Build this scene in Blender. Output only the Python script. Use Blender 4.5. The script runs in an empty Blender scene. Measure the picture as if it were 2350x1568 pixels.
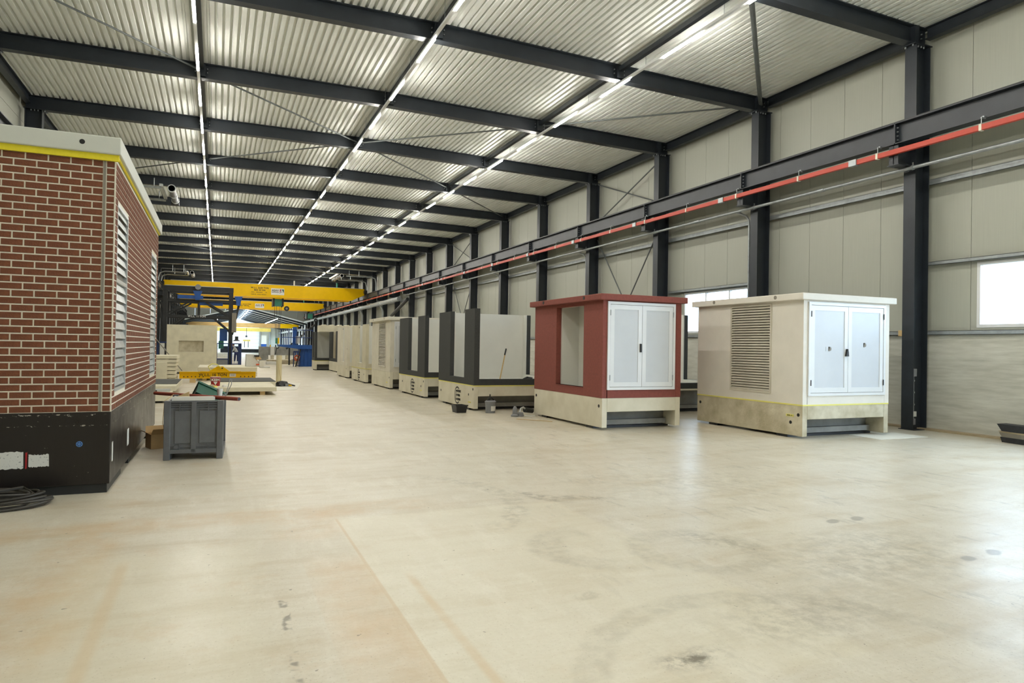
import bpy, math, random
from mathutils import Vector, Matrix
random.seed(7)
S = bpy.context.scene
COL = S.collection
# ------------------------------------------------------------------ camera, sky, exposure
yaw, pitch, roll = 0.40773885, 0.00818767, -0.01599863
cy, sy = math.cos(yaw), math.sin(yaw)
f0 = Vector((sy, cy, 0)); r0 = Vector((cy, -sy, 0)); u0 = Vector((0, 0, 1))
fw = f0*math.cos(pitch) + u0*math.sin(pitch)
up = u0*math.cos(pitch) - f0*math.sin(pitch)
rt = r0*math.cos(roll) - up*math.sin(roll)
up = up*math.cos(roll) + r0*math.sin(roll)
cd = bpy.data.cameras.new('camera'); cam = bpy.data.objects.new('camera', cd); COL.objects.link(cam)
m = Matrix((rt, up, -fw)).transposed().to_4x4(); m.translation = Vector((0, 0, 1.5))
cam.matrix_world = m
cd.sensor_width = 36; cd.lens = 36*1567/2350; cd.clip_end = 600; cd.clip_start = .05
S.camera = cam
W = bpy.data.worlds.new('sky'); S.world = W; W.use_nodes = True
wb = W.node_tree.nodes['Background']
wb.inputs[0].default_value = (.65, .82, 1, 1); wb.inputs[1].default_value = 12.0
LED = 156.0
S.view_settings.view_transform = 'Standard'; S.view_settings.look = 'None'
S.view_settings.gamma = 1; S.view_settings.use_curve_mapping = False
S.view_settings.exposure = 0.0
S.cycles.use_denoising = True
S.cycles.max_bounces = 8; S.cycles.diffuse_bounces = 5; S.cycles.glossy_bounces = 3
S.cycles.transparent_max_bounces = 12
S.cycles.sample_clamp_indirect = 8; S.cycles.caustics_reflective = False; S.cycles.caustics_refractive = False

# ------------------------------------------------------------------ materials
def lin(c):
    return tuple(((v/255)/12.92 if v/255 <= .04045 else ((v/255+.055)/1.055)**2.4) for v in c) + (1,)
class NT:
    def __init__(s, name):
        s.m = bpy.data.materials.new(name); s.m.use_nodes = True
        s.t = s.m.node_tree; s.p = s.t.nodes['Principled BSDF']; s.out = s.t.nodes['Material Output']
    def n(s, t, **k):
        o = s.t.nodes.new(t)
        for a, v in k.items(): setattr(o, a, v)
        return o
    def l(s, a, b): s.t.links.new(a, b)
    def val(s, sock, v):
        if hasattr(v, 'bl_idname') or hasattr(v, 'is_output'): s.l(v, sock)
        else: sock.default_value = v
    def math(s, op, a, b=0, c=None, clamp=False):
        o = s.n('ShaderNodeMath', operation=op, use_clamp=clamp)
        s.val(o.inputs[0], a); s.val(o.inputs[1], b)
        if c is not None: s.val(o.inputs[2], c)
        return o.outputs[0]
    def mix(s, f, a, b, bt='MIX'):
        o = s.n('ShaderNodeMix', data_type='RGBA', blend_type=bt)
        s.val(o.inputs[0], f); s.val(o.inputs[6], a); s.val(o.inputs[7], b)
        return o.outputs[2]
    def noise(s, scale, detail=4, vec=None, rough=.55):
        o = s.n('ShaderNodeTexNoise'); o.inputs['Scale'].default_value = scale
        o.inputs['Detail'].default_value = detail; o.inputs['Roughness'].default_value = rough
        if vec is not None: s.l(vec, o.inputs['Vector'])
        return o.outputs[0]
    def ramp(s, f, a, b):
        o = s.n('ShaderNodeMapRange'); s.val(o.inputs[0], f)
        o.inputs[1].default_value = a; o.inputs[2].default_value = b
        return o.outputs[0]
    def objco(s): return s.n('ShaderNodeTexCoord').outputs['Object']
    def geo(s): return s.n('ShaderNodeNewGeometry').outputs['Position']
def scale_vec(k, vec, sc):
    o = k.n('ShaderNodeMapping'); k.l(vec, o.inputs[0]); o.inputs[3].default_value = sc; return o.outputs[0]
def mat(name, c, rough=.55, metal=0, var=.06, ns=6, bump=0, bs=60, c2=None, stretch=None, spec=.5, rvar=0):
    k = NT(name); p = k.p
    co = k.objco()
    if stretch: co = scale_vec(k, co, stretch)
    f = k.noise(ns, 5, co)
    f = k.ramp(f, .3, .7)
    a = lin(c)
    b = lin(c2) if c2 else tuple(max(0, v*(1-2.2*var)) for v in a[:3]) + (1,)
    k.l(k.mix(f, b, a), p.inputs['Base Color'])
    p.inputs['Roughness'].default_value = rough; p.inputs['Metallic'].default_value = metal
    p.inputs['Specular IOR Level'].default_value = spec
    if rvar: k.l(k.math('MULTIPLY_ADD', k.noise(ns*1.7, 4, co), rvar, rough-rvar/2), p.inputs['Roughness'])
    if bump:
        b = k.n('ShaderNodeBump'); b.inputs['Strength'].default_value = bump; b.inputs['Distance'].default_value = .01
        k.l(k.noise(bs, 3, co), b.inputs['Height']); k.l(b.outputs[0], p.inputs['Normal'])
    return k.m
def emit(name, c, s):
    k = NT(name); k.p.inputs['Base Color'].default_value = (*c, 1)
    k.p.inputs['Emission Color'].default_value = (*c, 1); k.p.inputs['Emission Strength'].default_value = s
    return k.m
def glass(name, tint=(.93, .97, 1)):
    k = NT(name); t = k.n('ShaderNodeBsdfTransparent'); t.inputs[0].default_value = (*tint, 1)
    g = k.n('ShaderNodeBsdfGlossy'); g.inputs[1].default_value = .03
    lw = k.n('ShaderNodeLayerWeight'); fr = k.n('ShaderNodeMath', operation='MULTIPLY_ADD'); pw = k.n('ShaderNodeMath', operation='POWER')
    k.l(lw.outputs['Facing'], pw.inputs[0]); pw.inputs[1].default_value = 4; k.l(pw.outputs[0], fr.inputs[0]); fr.inputs[1].default_value = .5; fr.inputs[2].default_value = .03
    mx = k.n('ShaderNodeMixShader'); k.l(fr.outputs[0], mx.inputs[0]); k.l(t.outputs[0], mx.inputs[1]); k.l(g.outputs[0], mx.inputs[2])
    k.l(mx.outputs[0], k.out.inputs[0]); return k.m

M = {}
M['steel'] = mat('anthracite_steel', (40, 46, 53), .42, 0, .12, 3, .12, 40, rvar=.15)
M['brace'] = mat('brace_steel', (96, 101, 101), .5, .1, .1, 5)
M['steel_dark'] = mat('black_steel', (36, 38, 39), .5, 0, .15, 5, .1, 40)
M['galv'] = mat('galvanised', (168, 174, 176), .38, .55, .12, 9, 0)
M['panel'] = mat('wall_panel_coating', (168, 170, 158), .5, 0, .03, 2, .05, 90, stretch=(1, 30, .6))
M['deck'] = mat('roof_deck_coating', (228, 231, 226), .38, 0, .03, 2, 0, spec=.4)
M['plinth'] = mat('plinth_concrete', (198, 198, 188), .75, 0, .12, 3, .25, 25, c2=(172, 171, 160), stretch=(1, .6, 5))
M['curb'] = mat('curb_timber', (176, 160, 130), .7, 0, .12, 5)
M['conc'] = mat('pale_concrete', (224, 219, 200), .68, 0, .08, 2.2, .2, 30, c2=(205, 199, 177))
M['conc_dirty'] = mat('weathered_concrete', (212, 205, 182), .75, 0, .2, 3.2, .3, 25, c2=(170, 160, 132))
M['conc_grey'] = mat('grey_concrete', (150, 150, 145), .8, 0, .15, 3, .2, 30)
M['slab'] = mat('slab_concrete', (228, 222, 197), .7, 0, .08, 3, .15, 30)
M['anthr'] = mat('anthracite_render', (58, 60, 59), .8, 0, .1, 30, .35, 160)
M['redr'] = mat('oxide_red_render', (134, 70, 60), .75, 0, .08, 25, .3, 150)
M['whiter'] = mat('white_render', (226, 221, 210), .7, 0, .03, 4, .2, 160)
M['creamr'] = mat('cream_render', (217, 212, 196), .7, 0, .04, 4, .2, 140)
M['beiger'] = mat('beige_render', (208, 202, 178), .72, 0, .05, 4, .2, 140)
M['lining'] = mat('white_lining', (214, 214, 206), .55, 0, .03, 2)
M['lining_beige'] = mat('beige_lining', (192, 184, 162), .7, 0, .08, 3, .1, 40)
M['doorw'] = mat('white_door_coating', (222, 224, 224), .32, 0, .02, 3)
M['doorp'] = mat('door_infill', (202, 206, 210), .4, 0, .03, 2)
M['louv'] = mat('louvre_alu', (206, 200, 184), .45, .1, .05, 4)
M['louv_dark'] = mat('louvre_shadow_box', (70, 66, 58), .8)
M['alu'] = mat('mill_aluminium', (204, 208, 207), .35, .5, .08, 8)
M['black'] = mat('black_plastic', (24, 25, 25), .45, 0, .1, 10)
M['rubber'] = mat('black_rubber', (44, 46, 50), .6, 0, .2, 14, .2, 60)
M['yellow'] = mat('crane_yellow', (234, 188, 0), .35, 0, .03, 3, spec=.22)
M['yelpale'] = mat('pale_yellow', (228, 205, 100), .5, 0, .06, 3)
M['tape'] = mat('yellow_tape', (230, 222, 120), .6, 0, .03, 12)
M['foam'] = mat('yellow_foam', (236, 218, 40), .6, 0, .05, 12, .2, 40)
M['blue'] = mat('machine_blue', (30, 84, 160), .4, 0, .1, 5)
M['navy'] = mat('navy_frame', (28, 52, 104), .5, 0, .1, 5)
M['green'] = mat('hoist_green', (48, 128, 108), .45, 0, .08, 5)
M['dgreen'] = mat('crate_green', (22, 86, 66), .42, 0, .12, 6)
M['rail_red'] = mat('rail_red', (182, 62, 42), .45, 0, .04, 4)
M['copper'] = mat('clip_white', (226, 220, 204), .5)
M['brick'] = mat('red_brick', (120, 70, 44), .85, 0, .22, 11, .4, 70, c2=(97, 55, 35))
M['mortar'] = mat('cream_mortar', (232, 226, 208), .9, 0, .06, 20, .3, 90)
M['seal'] = mat('grey_sealant', (134, 128, 116), .6)
M['fascia'] = mat('fascia_white', (198, 200, 190), .6, 0, .02, 3, .05, 120)
M['bitumen'] = None
M['greybox'] = mat('grey_plastic', (102, 104, 105), .5, 0, .1, 8, .1, 60)
M['card'] = mat('cardboard', (216, 186, 138), .8, 0, .06, 6)
M['wood'] = mat('raw_wood', (214, 184, 130), .7, 0, .1, 5, stretch=(1, 9, 9))
M['pipe'] = mat('brown_pipe', (152, 68, 48), .4, 0, .06, 4)
M['paper'] = mat('white_sheet', (226, 224, 212), .7, 0, .03, 2)
M['label'] = mat('paper_label', (222, 222, 216), .7, 0, .04, 20)
M['bucket_red'] = mat('bucket_red', (164, 30, 30), .4)
M['bucket_grey'] = mat('bucket_grey', (132, 134, 138), .5, 0, .08, 8)
M['cable'] = mat('cable_rubber', (62, 58, 50), .6, 0, .2, 14)
M['orange'] = mat('hose_orange', (222, 108, 70), .5)
M['mat_dark'] = mat('dark_mat', (78, 80, 78), .85, 0, .1, 9, .2, 60)
M['tube_cream'] = mat('cream_card_tube', (224, 212, 172), .6, 0, .03, 3)
M['skin'] = mat('skin', (196, 150, 122), .6)
M['shirt'] = mat('pale_shirt', (206, 210, 212), .8)
M['trous'] = mat('navy_trousers', (36, 46, 92), .85)
M['hair'] = mat('hair', (70, 54, 40), .8)
M['oldgirder'] = mat('weathered_timber_beam', (196, 158, 96), .6, 0, .15, 2, stretch=(.6, 4, 4))
M['farwhite'] = mat('far_white_panel', (228, 232, 230), .5, 0, .02, 2)
M['text'] = mat('lettering_black', (30, 28, 26), .6)
M['textw'] = mat('lettering_white', (235, 235, 230), .6)
M['sgreen'] = mat('sign_green', (26, 80, 66), .5)
M['sred'] = mat('sign_red', (170, 34, 40), .5)
M['bluemark'] = mat('blue_mark', (84, 130, 190), .6)
M['ground'] = mat('outside_paving', (150, 150, 148), .9, 0, .1, 1)
M['led'] = emit('led_tube_light', (1.0, .96, .875), LED)
M['fill_far'] = emit('far_fill_light', (1.0, .96, .9), 60)  # fill glow added to brighten the lower hall and its roof
M['glass'] = glass('window_glass')
# bitumen coat with worn-off flecks
k = NT('black_bitumen'); co = k.objco()
sz = k.n('ShaderNodeSeparateXYZ'); k.l(k.geo(), sz.inputs[0])
def hb(z, w): return k.math('SUBTRACT', 1, k.math('DIVIDE', k.math('ABSOLUTE', k.math('SUBTRACT', sz.outputs[2], z)), w), clamp=True)
lift = k.math('MULTIPLY', k.math('ADD', hb(.775, .03), hb(.67, .022), clamp=True), .12)
fl = k.ramp(k.math('ADD', k.noise(24, 6, scale_vec(k, co, (.7, .7, 1.3)), .75), lift), .675, .70)
band = k.math('ADD', k.ramp(k.noise(2.2, 3, co), .38, .55), k.math('MULTIPLY', lift, 6), clamp=True)
k.l(k.mix(k.math('MULTIPLY', fl, band), lin((26, 21, 19)), lin((200, 194, 180))), k.p.inputs['Base Color'])
k.l(k.math('MULTIPLY_ADD', k.noise(5, 4, co), .25, .2), k.p.inputs['Roughness'])
b = k.n('ShaderNodeBump'); b.inputs['Strength'].default_value = .3; b.inputs['Distance'].default_value = .01
k.l(k.noise(18, 4, scale_vec(k, co, (1, 6, .25))), b.inputs['Height']); k.l(b.outputs[0], k.p.inputs['Normal'])
M['bitumen'] = k.m
# torn paper labels
k = NT('torn_paper'); co = k.objco()
ink = k.ramp(k.noise(55, 3, co), .62, .66)
k.l(k.mix(ink, lin((214, 214, 208)), lin((150, 152, 152))), k.p.inputs['Base Color'])
k.p.inputs['Roughness'].default_value = .75; M['torn'] = k.m
# mesh infill: woven wire, part of the light passes
k = NT('blue_wire_mesh'); t = k.n('ShaderNodeBsdfTransparent'); mx = k.n('ShaderNodeMixShader')
mx.inputs[0].default_value = .45; k.p.inputs['Base Color'].default_value = lin((40, 66, 120)); k.l(t.outputs[0], mx.inputs[1])
k.l(k.p.outputs[0], mx.inputs[2]); k.l(mx.outputs[0], k.out.inputs[0]); M['mesh'] = k.m

# floor: polished screed with stains of their own shape
def floor_mat():
    k = NT('polished_screed'); P = k.geo(); p = k.p
    sx = k.n('ShaderNodeSeparateXYZ'); k.l(P, sx.inputs[0]); X, Y = sx.outputs[0], sx.outputs[1]
    wob = k.math('MULTIPLY_ADD', k.noise(3.5, 3, P), .12, -.06)
    Xw = k.math('ADD', X, wob); Yw = k.math('ADD', Y, wob)
    def band(c, w, soft, v=Xw):           # 1 inside |v-c|<w
        d = k.math('ABSOLUTE', k.math('SUBTRACT', v, c))
        o = k.n('ShaderNodeMapRange', interpolation_type='SMOOTHSTEP'); k.l(d, o.inputs[0])
        o.inputs[1].default_value = w; o.inputs[2].default_value = w+soft; o.inputs[3].default_value = 1; o.inputs[4].default_value = 0
        return o.outputs[0]
    def mul(*a):
        r = a[0]
        for b in a[1:]: r = k.math('MULTIPLY', r, b)
        return r
    def ell(cx, cy_, rx, ry, soft=.35, ang=0, inner=None):
        ca, sa = math.cos(ang), math.sin(ang)
        dx = k.math('SUBTRACT', Xw, cx); dy = k.math('SUBTRACT', Yw, cy_)
        a = k.math('ADD', k.math('MULTIPLY', dx, ca/rx), k.math('MULTIPLY', dy, sa/rx))
        b = k.math('ADD', k.math('MULTIPLY', dx, -sa/ry), k.math('MULTIPLY', dy, ca/ry))
        r = k.math('SQRT', k.math('ADD', k.math('MULTIPLY', a, a), k.math('MULTIPLY', b, b)))
        if inner is not None:
            r = k.math('DIVIDE', k.math('ABSOLUTE', k.math('SUBTRACT', r, inner)), 1-inner)
        o = k.n('ShaderNodeMapRange', interpolation_type='SMOOTHSTEP'); k.l(r, o.inputs[0])
        o.inputs[1].default_value = 1-soft; o.inputs[2].default_value = 1; o.inputs[3].default_value = 1; o.inputs[4].default_value = 0
        return o.outputs[0]
    big = k.ramp(k.noise(.55, 5, P), .3, .72)
    c = k.mix(big, lin((213, 207, 190)), lin((198, 190, 171)))
    st = k.ramp(k.noise(1.0, 6, scale_vec(k, P, (.55, 2.2, 1)), .65), .52, .75)
    c = k.mix(k.math('MULTIPLY', st, .7), c, lin((178, 160, 126)))
    st2 = k.ramp(k.noise(3.2, 6, scale_vec(k, P, (.35, 1.6, 1)), .7), .48, .68)
    c = k.mix(k.math('MULTIPLY', st2, .38), c, lin((182, 168, 140)))
    lt = k.ramp(k.noise(2.6, 6, scale_vec(k, P, (1.4, .5, 1)), .7), .5, .7)
    c = k.mix(k.math('MULTIPLY', lt, .45), c, lin((228, 224, 211)))
    spk = k.ramp(k.noise(70, 2, P), .63, .7)
    c = k.mix(k.math('MULTIPLY', spk, .5), c, lin((150, 134, 106)))
    fine = k.ramp(k.noise(38, 3, P), .3, .7)
    c = k.mix(k.math('MULTIPLY', fine, .16), c, lin((160, 146, 118)))
    n2 = k.ramp(k.noise(2.4, 5, P, .7), .35, .65); n3 = k.ramp(k.noise(9, 5, P, .7), .42, .62)
    tan = lin((192, 160, 114)); grey = lin((150, 143, 124)); dark = lin((104, 96, 80))
    def over(c, f, amt, col): return k.mix(k.math('MULTIPLY', f, amt, clamp=True), c, col)
    # tan run marks beside the pour edges
    c = over(c, mul(band(.76, .19, .015, X), k.ramp(Xw, .5, .7), band(2.6, 2.0, .5, Yw), k.math('MULTIPLY_ADD', n2, .7, .3)), .6, tan)
    c = over(c, mul(band(.7, .1, .3), band(5.9, .25, .4, Yw), n2), .5, tan)
    c = over(c, mul(band(1.18, .008, .035, X), band(3.2, 1.0, .3, Yw), k.math('MULTIPLY_ADD', n2, .6, .4)), .65, tan)
    c = over(c, mul(band(-.55, .01, .05, X), band(3.6, 1.5, .3, Yw)), .45, tan)
    c = over(c, mul(band(-.88, .1, .25), band(5.0, 1.1, .4, Yw), n2), .6, tan)
    c = over(c, mul(band(-.2, 1.6, .9), band(6.3, .12, .22, Yw), n2), .55, tan)
    c = over(c, mul(band(-.3, .4, .3), band(3.6, 1.6, .5, Yw)), .25, lin((226, 218, 190)))
    c = over(c, mul(band(2.0, 1.0, .1, X), band(4.2, 1.7, .15, Y)), .25, lin((228, 221, 196)))
    c = over(c, mul(band(.965, .005, .012, X), band(4.2, 1.75, .1, Yw)), .45, tan)
    # turning tyre marks and scuffs
    gn = k.math('MULTIPLY_ADD', n3, .7, .3)
    c = over(c, mul(ell(2.72, 4.5, .62, .62, .5, 0, .72), gn, k.ramp(X, 2.9, 2.3)), .42, grey)
    c = over(c, mul(ell(3.35, 4.15, .58, .62, .6, 0, .75), gn), .36, grey)
    c = over(c, mul(ell(3.6, 4.3, .2, .5, .7, .6), n3), .6, grey)
    c = over(c, mul(ell(2.1, 3.63, .13, .09, .5), n3), .4, grey)
    c = over(c, mul(ell(2.6, 2.2, 1.25, 1.25, .5, 0, .9), gn, k.ramp(X, .9, 1.6)), .32, grey)
    c = over(c, mul(ell(2.15, 2.7, .28, .14, .8), n3), .9, dark)
    c = over(c, mul(ell(1.6, 6.4, 1.25, 1.5, .5, 0, .88), n3, k.ramp(X, 1.9, 2.4)), .45, grey)
    c = over(c, mul(ell(3.4, 6.0, .5, .13, .7, -.5), n3), .9, grey)
    scr = k.ramp(k.noise(6, 5, scale_vec(k, P, (1.2, .28, 1)), .75), .56, .66)
    c = over(c, mul(scr, k.ramp(X, 1.5, 4.5)), .55, lin((158, 152, 136)))
    rust = k.ramp(k.noise(1.7, 6, P, .72), .56, .74)
    c = over(c, mul(rust, k.ramp(X, 2.6, .2)), .4, tan)
    c = over(c, mul(ell(3.0, 6.2, .16, .5, .7, .5), n3), .6, dark)
    c = over(c, mul(ell(4.5, 3.6, 1.6, .9, .9, .3), n3), .55, grey)
    c = over(c, mul(ell(5.0, 6.3, 2.2, 1.6, .9), n3), .35, grey)
    c = over(c, mul(ell(3.1, 2.9, .9, .5, .9), n3), .55, grey)
    for fx, fy in ((5.05, 4.44), (5.33, 4.42), (5.11, 3.29), (5.44, 3.31)):
        c = over(c, ell(fx, fy, .10, .06, .4, .4), .55, dark)
    dots = k.ramp(k.noise(15, 2, P), .735, .75)
    c = over(c, dots, .6, dark)
    c = over(c, mul(band(.37, .012, .015), k.ramp(k.noise(7, 2, P), .5, .56), band(3.7, .5, .1, Yw)), .7, dark)
    # fine saw-cut joints of the slab every 6 m
    k.l(c, p.inputs['Base Color'])
    rr = k.math('MULTIPLY_ADD', k.noise(1.1, 5, P, .65), .30, .15)
    k.l(k.math('ADD', rr, k.math('MULTIPLY', k.noise(30, 2, P), .1)), p.inputs['Roughness'])
    p.inputs['Specular IOR Level'].default_value = .45
    b = k.n('ShaderNodeBump'); b.inputs['Strength'].default_value = .12; b.inputs['Distance'].default_value = .01
    k.l(k.noise(7, 5, P), b.inputs['Height']); k.l(b.outputs[0], p.inputs['Normal'])
    return k.m
M['floor'] = floor_mat()

# ------------------------------------------------------------------ mesh helpers
class MB:
    def __init__(s): s.v = []; s.f = []
    def add(s, vs, fs):
        b = len(s.v); s.v += [tuple(v) for v in vs]; s.f += [tuple(i+b for i in f) for f in fs]; return s
    def box(s, x0, x1, y0, y1, z0, z1):
        return s.add([(x0,y0,z0),(x1,y0,z0),(x1,y1,z0),(x0,y1,z0),(x0,y0,z1),(x1,y0,z1),(x1,y1,z1),(x0,y1,z1)],
                     [(0,3,2,1),(4,5,6,7),(0,1,5,4),(1,2,6,5),(2,3,7,6),(3,0,4,7)])
    def obox(s, p0, p1, side, a0, a1, b0, b1):
        p0, p1, side = Vector(p0), Vector(p1), Vector(side)
        d = (p1-p0).normalized(); u = d.cross(side).normalized(); side = u.cross(d).normalized()
        if u.z < 0 or (abs(u.z) < 1e-6 and u.x+u.y < 0): u = -u
        c = [side*a+u*b for a, b in ((a0,b0),(a1,b0),(a1,b1),(a0,b1))]
        return s.add([p0+q for q in c]+[p1+q for q in c], [(0,3,2,1),(4,5,6,7),(0,1,5,4),(1,2,6,5),(2,3,7,6),(3,0,4,7)])
    def ibeam(s, p0, p1, side, w, h, tf=.016, tw=.012):   # top of section on the line p0-p1
        s.obox(p0, p1, side, -w/2, w/2, -tf, 0); s.obox(p0, p1, side, -w/2, w/2, -h, -h+tf)
        return s.obox(p0, p1, side, -tw/2, tw/2, -h+tf, -tf)
    def prism(s, poly, ax, a0, a1):          # polygon in the two other axes, extruded along ax
        n = len(poly)
        def P(q, a): return {'x': (a, q[0], q[1]), 'y': (q[0], a, q[1]), 'z': (q[0], q[1], a)}[ax]
        return s.add([P(q, a0) for q in poly]+[P(q, a1) for q in poly],
                     [tuple(range(n)), tuple(range(2*n-1, n-1, -1))]+[(i, n+i, n+(i+1) % n, (i+1) % n) for i in range(n)])
    def tube(s, pts, r, n=8, r1=None, cap=True, closed=False):
        pts = [Vector(p) for p in pts]; m_ = len(pts); b = len(s.v); ref = None
        for i, p in enumerate(pts):
            if closed: d = pts[(i+1) % m_]-pts[i-1]
            else: d = pts[min(i+1, m_-1)]-pts[max(i-1, 0)]
            d.normalize()
            if ref is None: ref = d.orthogonal().normalized()
            ref = (ref-d*ref.dot(d)).normalized(); q = d.cross(ref)
            rr = r if r1 is None else r+(r1-r)*i/(m_-1)
            s.v += [tuple(p+(ref*math.cos(t)+q*math.sin(t))*rr) for t in (2*math.pi*j/n for j in range(n))]
        seg = m_ if closed else m_-1
        for i in range(seg):
            for j in range(n):
                i2 = (i+1) % m_
                s.f.append((b+i*n+j, b+i*n+(j+1) % n, b+i2*n+(j+1) % n, b+i2*n+j))
        if cap and not closed:
            s.f.append(tuple(b+j for j in range(n-1, -1, -1))); s.f.append(tuple(b+(m_-1)*n+j for j in range(n)))
        return s
    def lathe(s, prof, c, n=16, axis='z'):
        b = len(s.v); m_ = len(prof)
        for r, h in prof:
            for j in range(n):
                t = 2*math.pi*j/n; x, y = r*math.cos(t), r*math.sin(t)
                s.v.append({'z': (c[0]+x, c[1]+y, c[2]+h), 'y': (c[0]+x, c[1]+h, c[2]+y), 'x': (c[0]+h, c[1]+x, c[2]+y)}[axis])
        for i in range(m_-1):
            for j in range(n): s.f.append((b+i*n+j, b+i*n+(j+1) % n, b+(i+1)*n+(j+1) % n, b+(i+1)*n+j))
        s.f.append(tuple(b+j for j in range(n-1, -1, -1))); s.f.append(tuple(b+(m_-1)*n+j for j in range(n)))
        return s
    def build(s, name, material, parent=None, local=False, smooth=False, bevel=0, kind=None, label=None):
        me = bpy.data.meshes.new(name)
        off = Vector((0, 0, 0)); o = bpy.data.objects.new(name, me); COL.objects.link(o)
        if parent is not None:
            o.parent = parent
            if not local:
                q = parent
                while q is not None: off = off + q.location; q = q.parent
        elif not local:
            xs = [v[0] for v in s.v]; ys = [v[1] for v in s.v]; zs = [v[2] for v in s.v]
            off = Vector(((min(xs)+max(xs))/2, (min(ys)+max(ys))/2, min(zs))); o.location = off
        me.from_pydata([(v[0]-off.x, v[1]-off.y, v[2]-off.z) for v in s.v], [], s.f)
        me.materials.append(material)
        import bmesh
        bm = bmesh.new(); bm.from_mesh(me); bmesh.ops.recalc_face_normals(bm, faces=bm.faces); bm.to_mesh(me); bm.free()
        if smooth:
            me.shade_smooth() if hasattr(me, 'shade_smooth') else None
            me.set_sharp_from_angle(angle=.7)
        if bevel:
            b = o.modifiers.new('edge', 'BEVEL'); b.width = bevel; b.segments = 2; b.limit_method = 'ANGLE'
        if kind: o['kind'] = kind
        if label: o['label'] = label
        return o
def B(*a): return MB().box(*a)
def root(name, label, cat, loc, rz=0, group=None):
    o = bpy.data.objects.new(name, None); COL.objects.link(o); o.location = loc; o.rotation_euler.z = rz
    o.empty_display_size = .1
    o['label'] = label; o['category'] = cat
    if group: o['group'] = group
    return o
def tag(o, label, cat, group=None):
    o['label'] = label; o['category'] = cat
    if group: o['group'] = group
    return o
def struct(o): o['kind'] = 'structure'; return o
def sroot(name, loc=(0, 0, 0)):
    o = bpy.data.objects.new(name, None); COL.objects.link(o); o.location = loc; o['kind'] = 'structure'; return o
def wpos(o):
    v = Vector((0, 0, 0))
    while o is not None: v = v+o.location; o = o.parent
    return v
def txt(parent, s, size, loc, material, face='-y', align='CENTER', name='lettering', bold=0, sx=1):
    cu = bpy.data.curves.new(name, 'FONT'); cu.body = s; cu.size = size; cu.extrude = .002; cu.offset = bold
    cu.align_x = align; cu.align_y = 'CENTER'; cu.materials.append(material); cu.resolution_u = 2
    tmp = bpy.data.objects.new(name, cu); COL.objects.link(tmp)
    bpy.context.view_layer.update()
    me = bpy.data.meshes.new_from_object(tmp.evaluated_get(bpy.context.evaluated_depsgraph_get()))
    bpy.data.objects.remove(tmp); bpy.data.curves.remove(cu); me.name = name
    o = bpy.data.objects.new(name, me); COL.objects.link(o); o.parent = parent
    o.location = Vector(loc)-wpos(parent); o.rotation_euler = (math.pi/2, 0, 0 if face == '-y' else -math.pi/2)
    o.scale = (sx, 1, 1)
    return o
def copyp(o, parent, loc):
    c = o.copy(); COL.objects.link(c); c.parent = parent; c.location = loc; return c
ORD = 'first second third fourth fifth sixth seventh eighth ninth tenth eleventh twelfth thirteenth fourteenth fifteenth sixteenth seventeenth eighteenth nineteenth twentieth twenty-first twenty-second twenty-third twenty-fourth twenty-fifth twenty-sixth'.split()

# ------------------------------------------------------------------ the hall
Y0, BAY, NK = 9.25, 4.25, 24
YK = [Y0+BAY*i for i in range(NK)]          # column lines, the first one seen at the right
YEND = YK[-1]+.6
XL, XR = -4.95, 13.0                         # wall faces
def zr(x): return 7.755-.0065*(4.05-x) if x < 4.05 else 7.755-.0195*(x-4.05)     # underside of rafters
DEPTH = .36

fl = struct(B(-5.3, 13.4, -9, YEND+55, -.3, 0).build('floor', M['floor']))
gr = struct(B(13.5, 70, -60, 200, -.32, -.02).build('ground', M['ground']))

# ceiling: trapezoidal deck sheets, one part per bay and slope
ceil = sroot('ceiling', (4, 0, 8.1))
def deck(x0, x1, y0, y1):
    b = MB(); pit = .150; n = int((x1-x0)/pit); pts = []
    for i in range(n+1):
        x = x0+i*pit
        for dx, h in ((0, 0), (.082, 0), (.10, .06), (.132, .06)):
            if x+dx <= x1+.001: pts.append((x+dx, h))
    pts.append((x1, pts[-1][1]))
    v = []
    for x, h in pts:
        z = zr(x)+DEPTH+.005+h; v += [(x, y0, z), (x, y1, z)]
    f = [(2*i, 2*i+1, 2*i+3, 2*i+2) for i in range(len(pts)-1)]
    return b.add(v, f)
ys = [-9, -3.5, .75, 5.0] + YK + [YEND]
for a, c_ in zip(ys[:-1], ys[1:]):
    deck(XL-.1, 4.05, a, c_).build('roof_sheet', M['deck'], ceil); deck(4.05, XR+.1, a, c_).build('roof_sheet', M['deck'], ceil)
struct(MB().add([(XL-.3, -9, 8.3), (XR+.3, -9, 8.3), (XR+.3, YEND, 8.3), (XL-.3, YEND, 8.3)], [(0, 1, 2, 3)]).build('ceiling_outer_skin', M['panel'], ceil))

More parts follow.
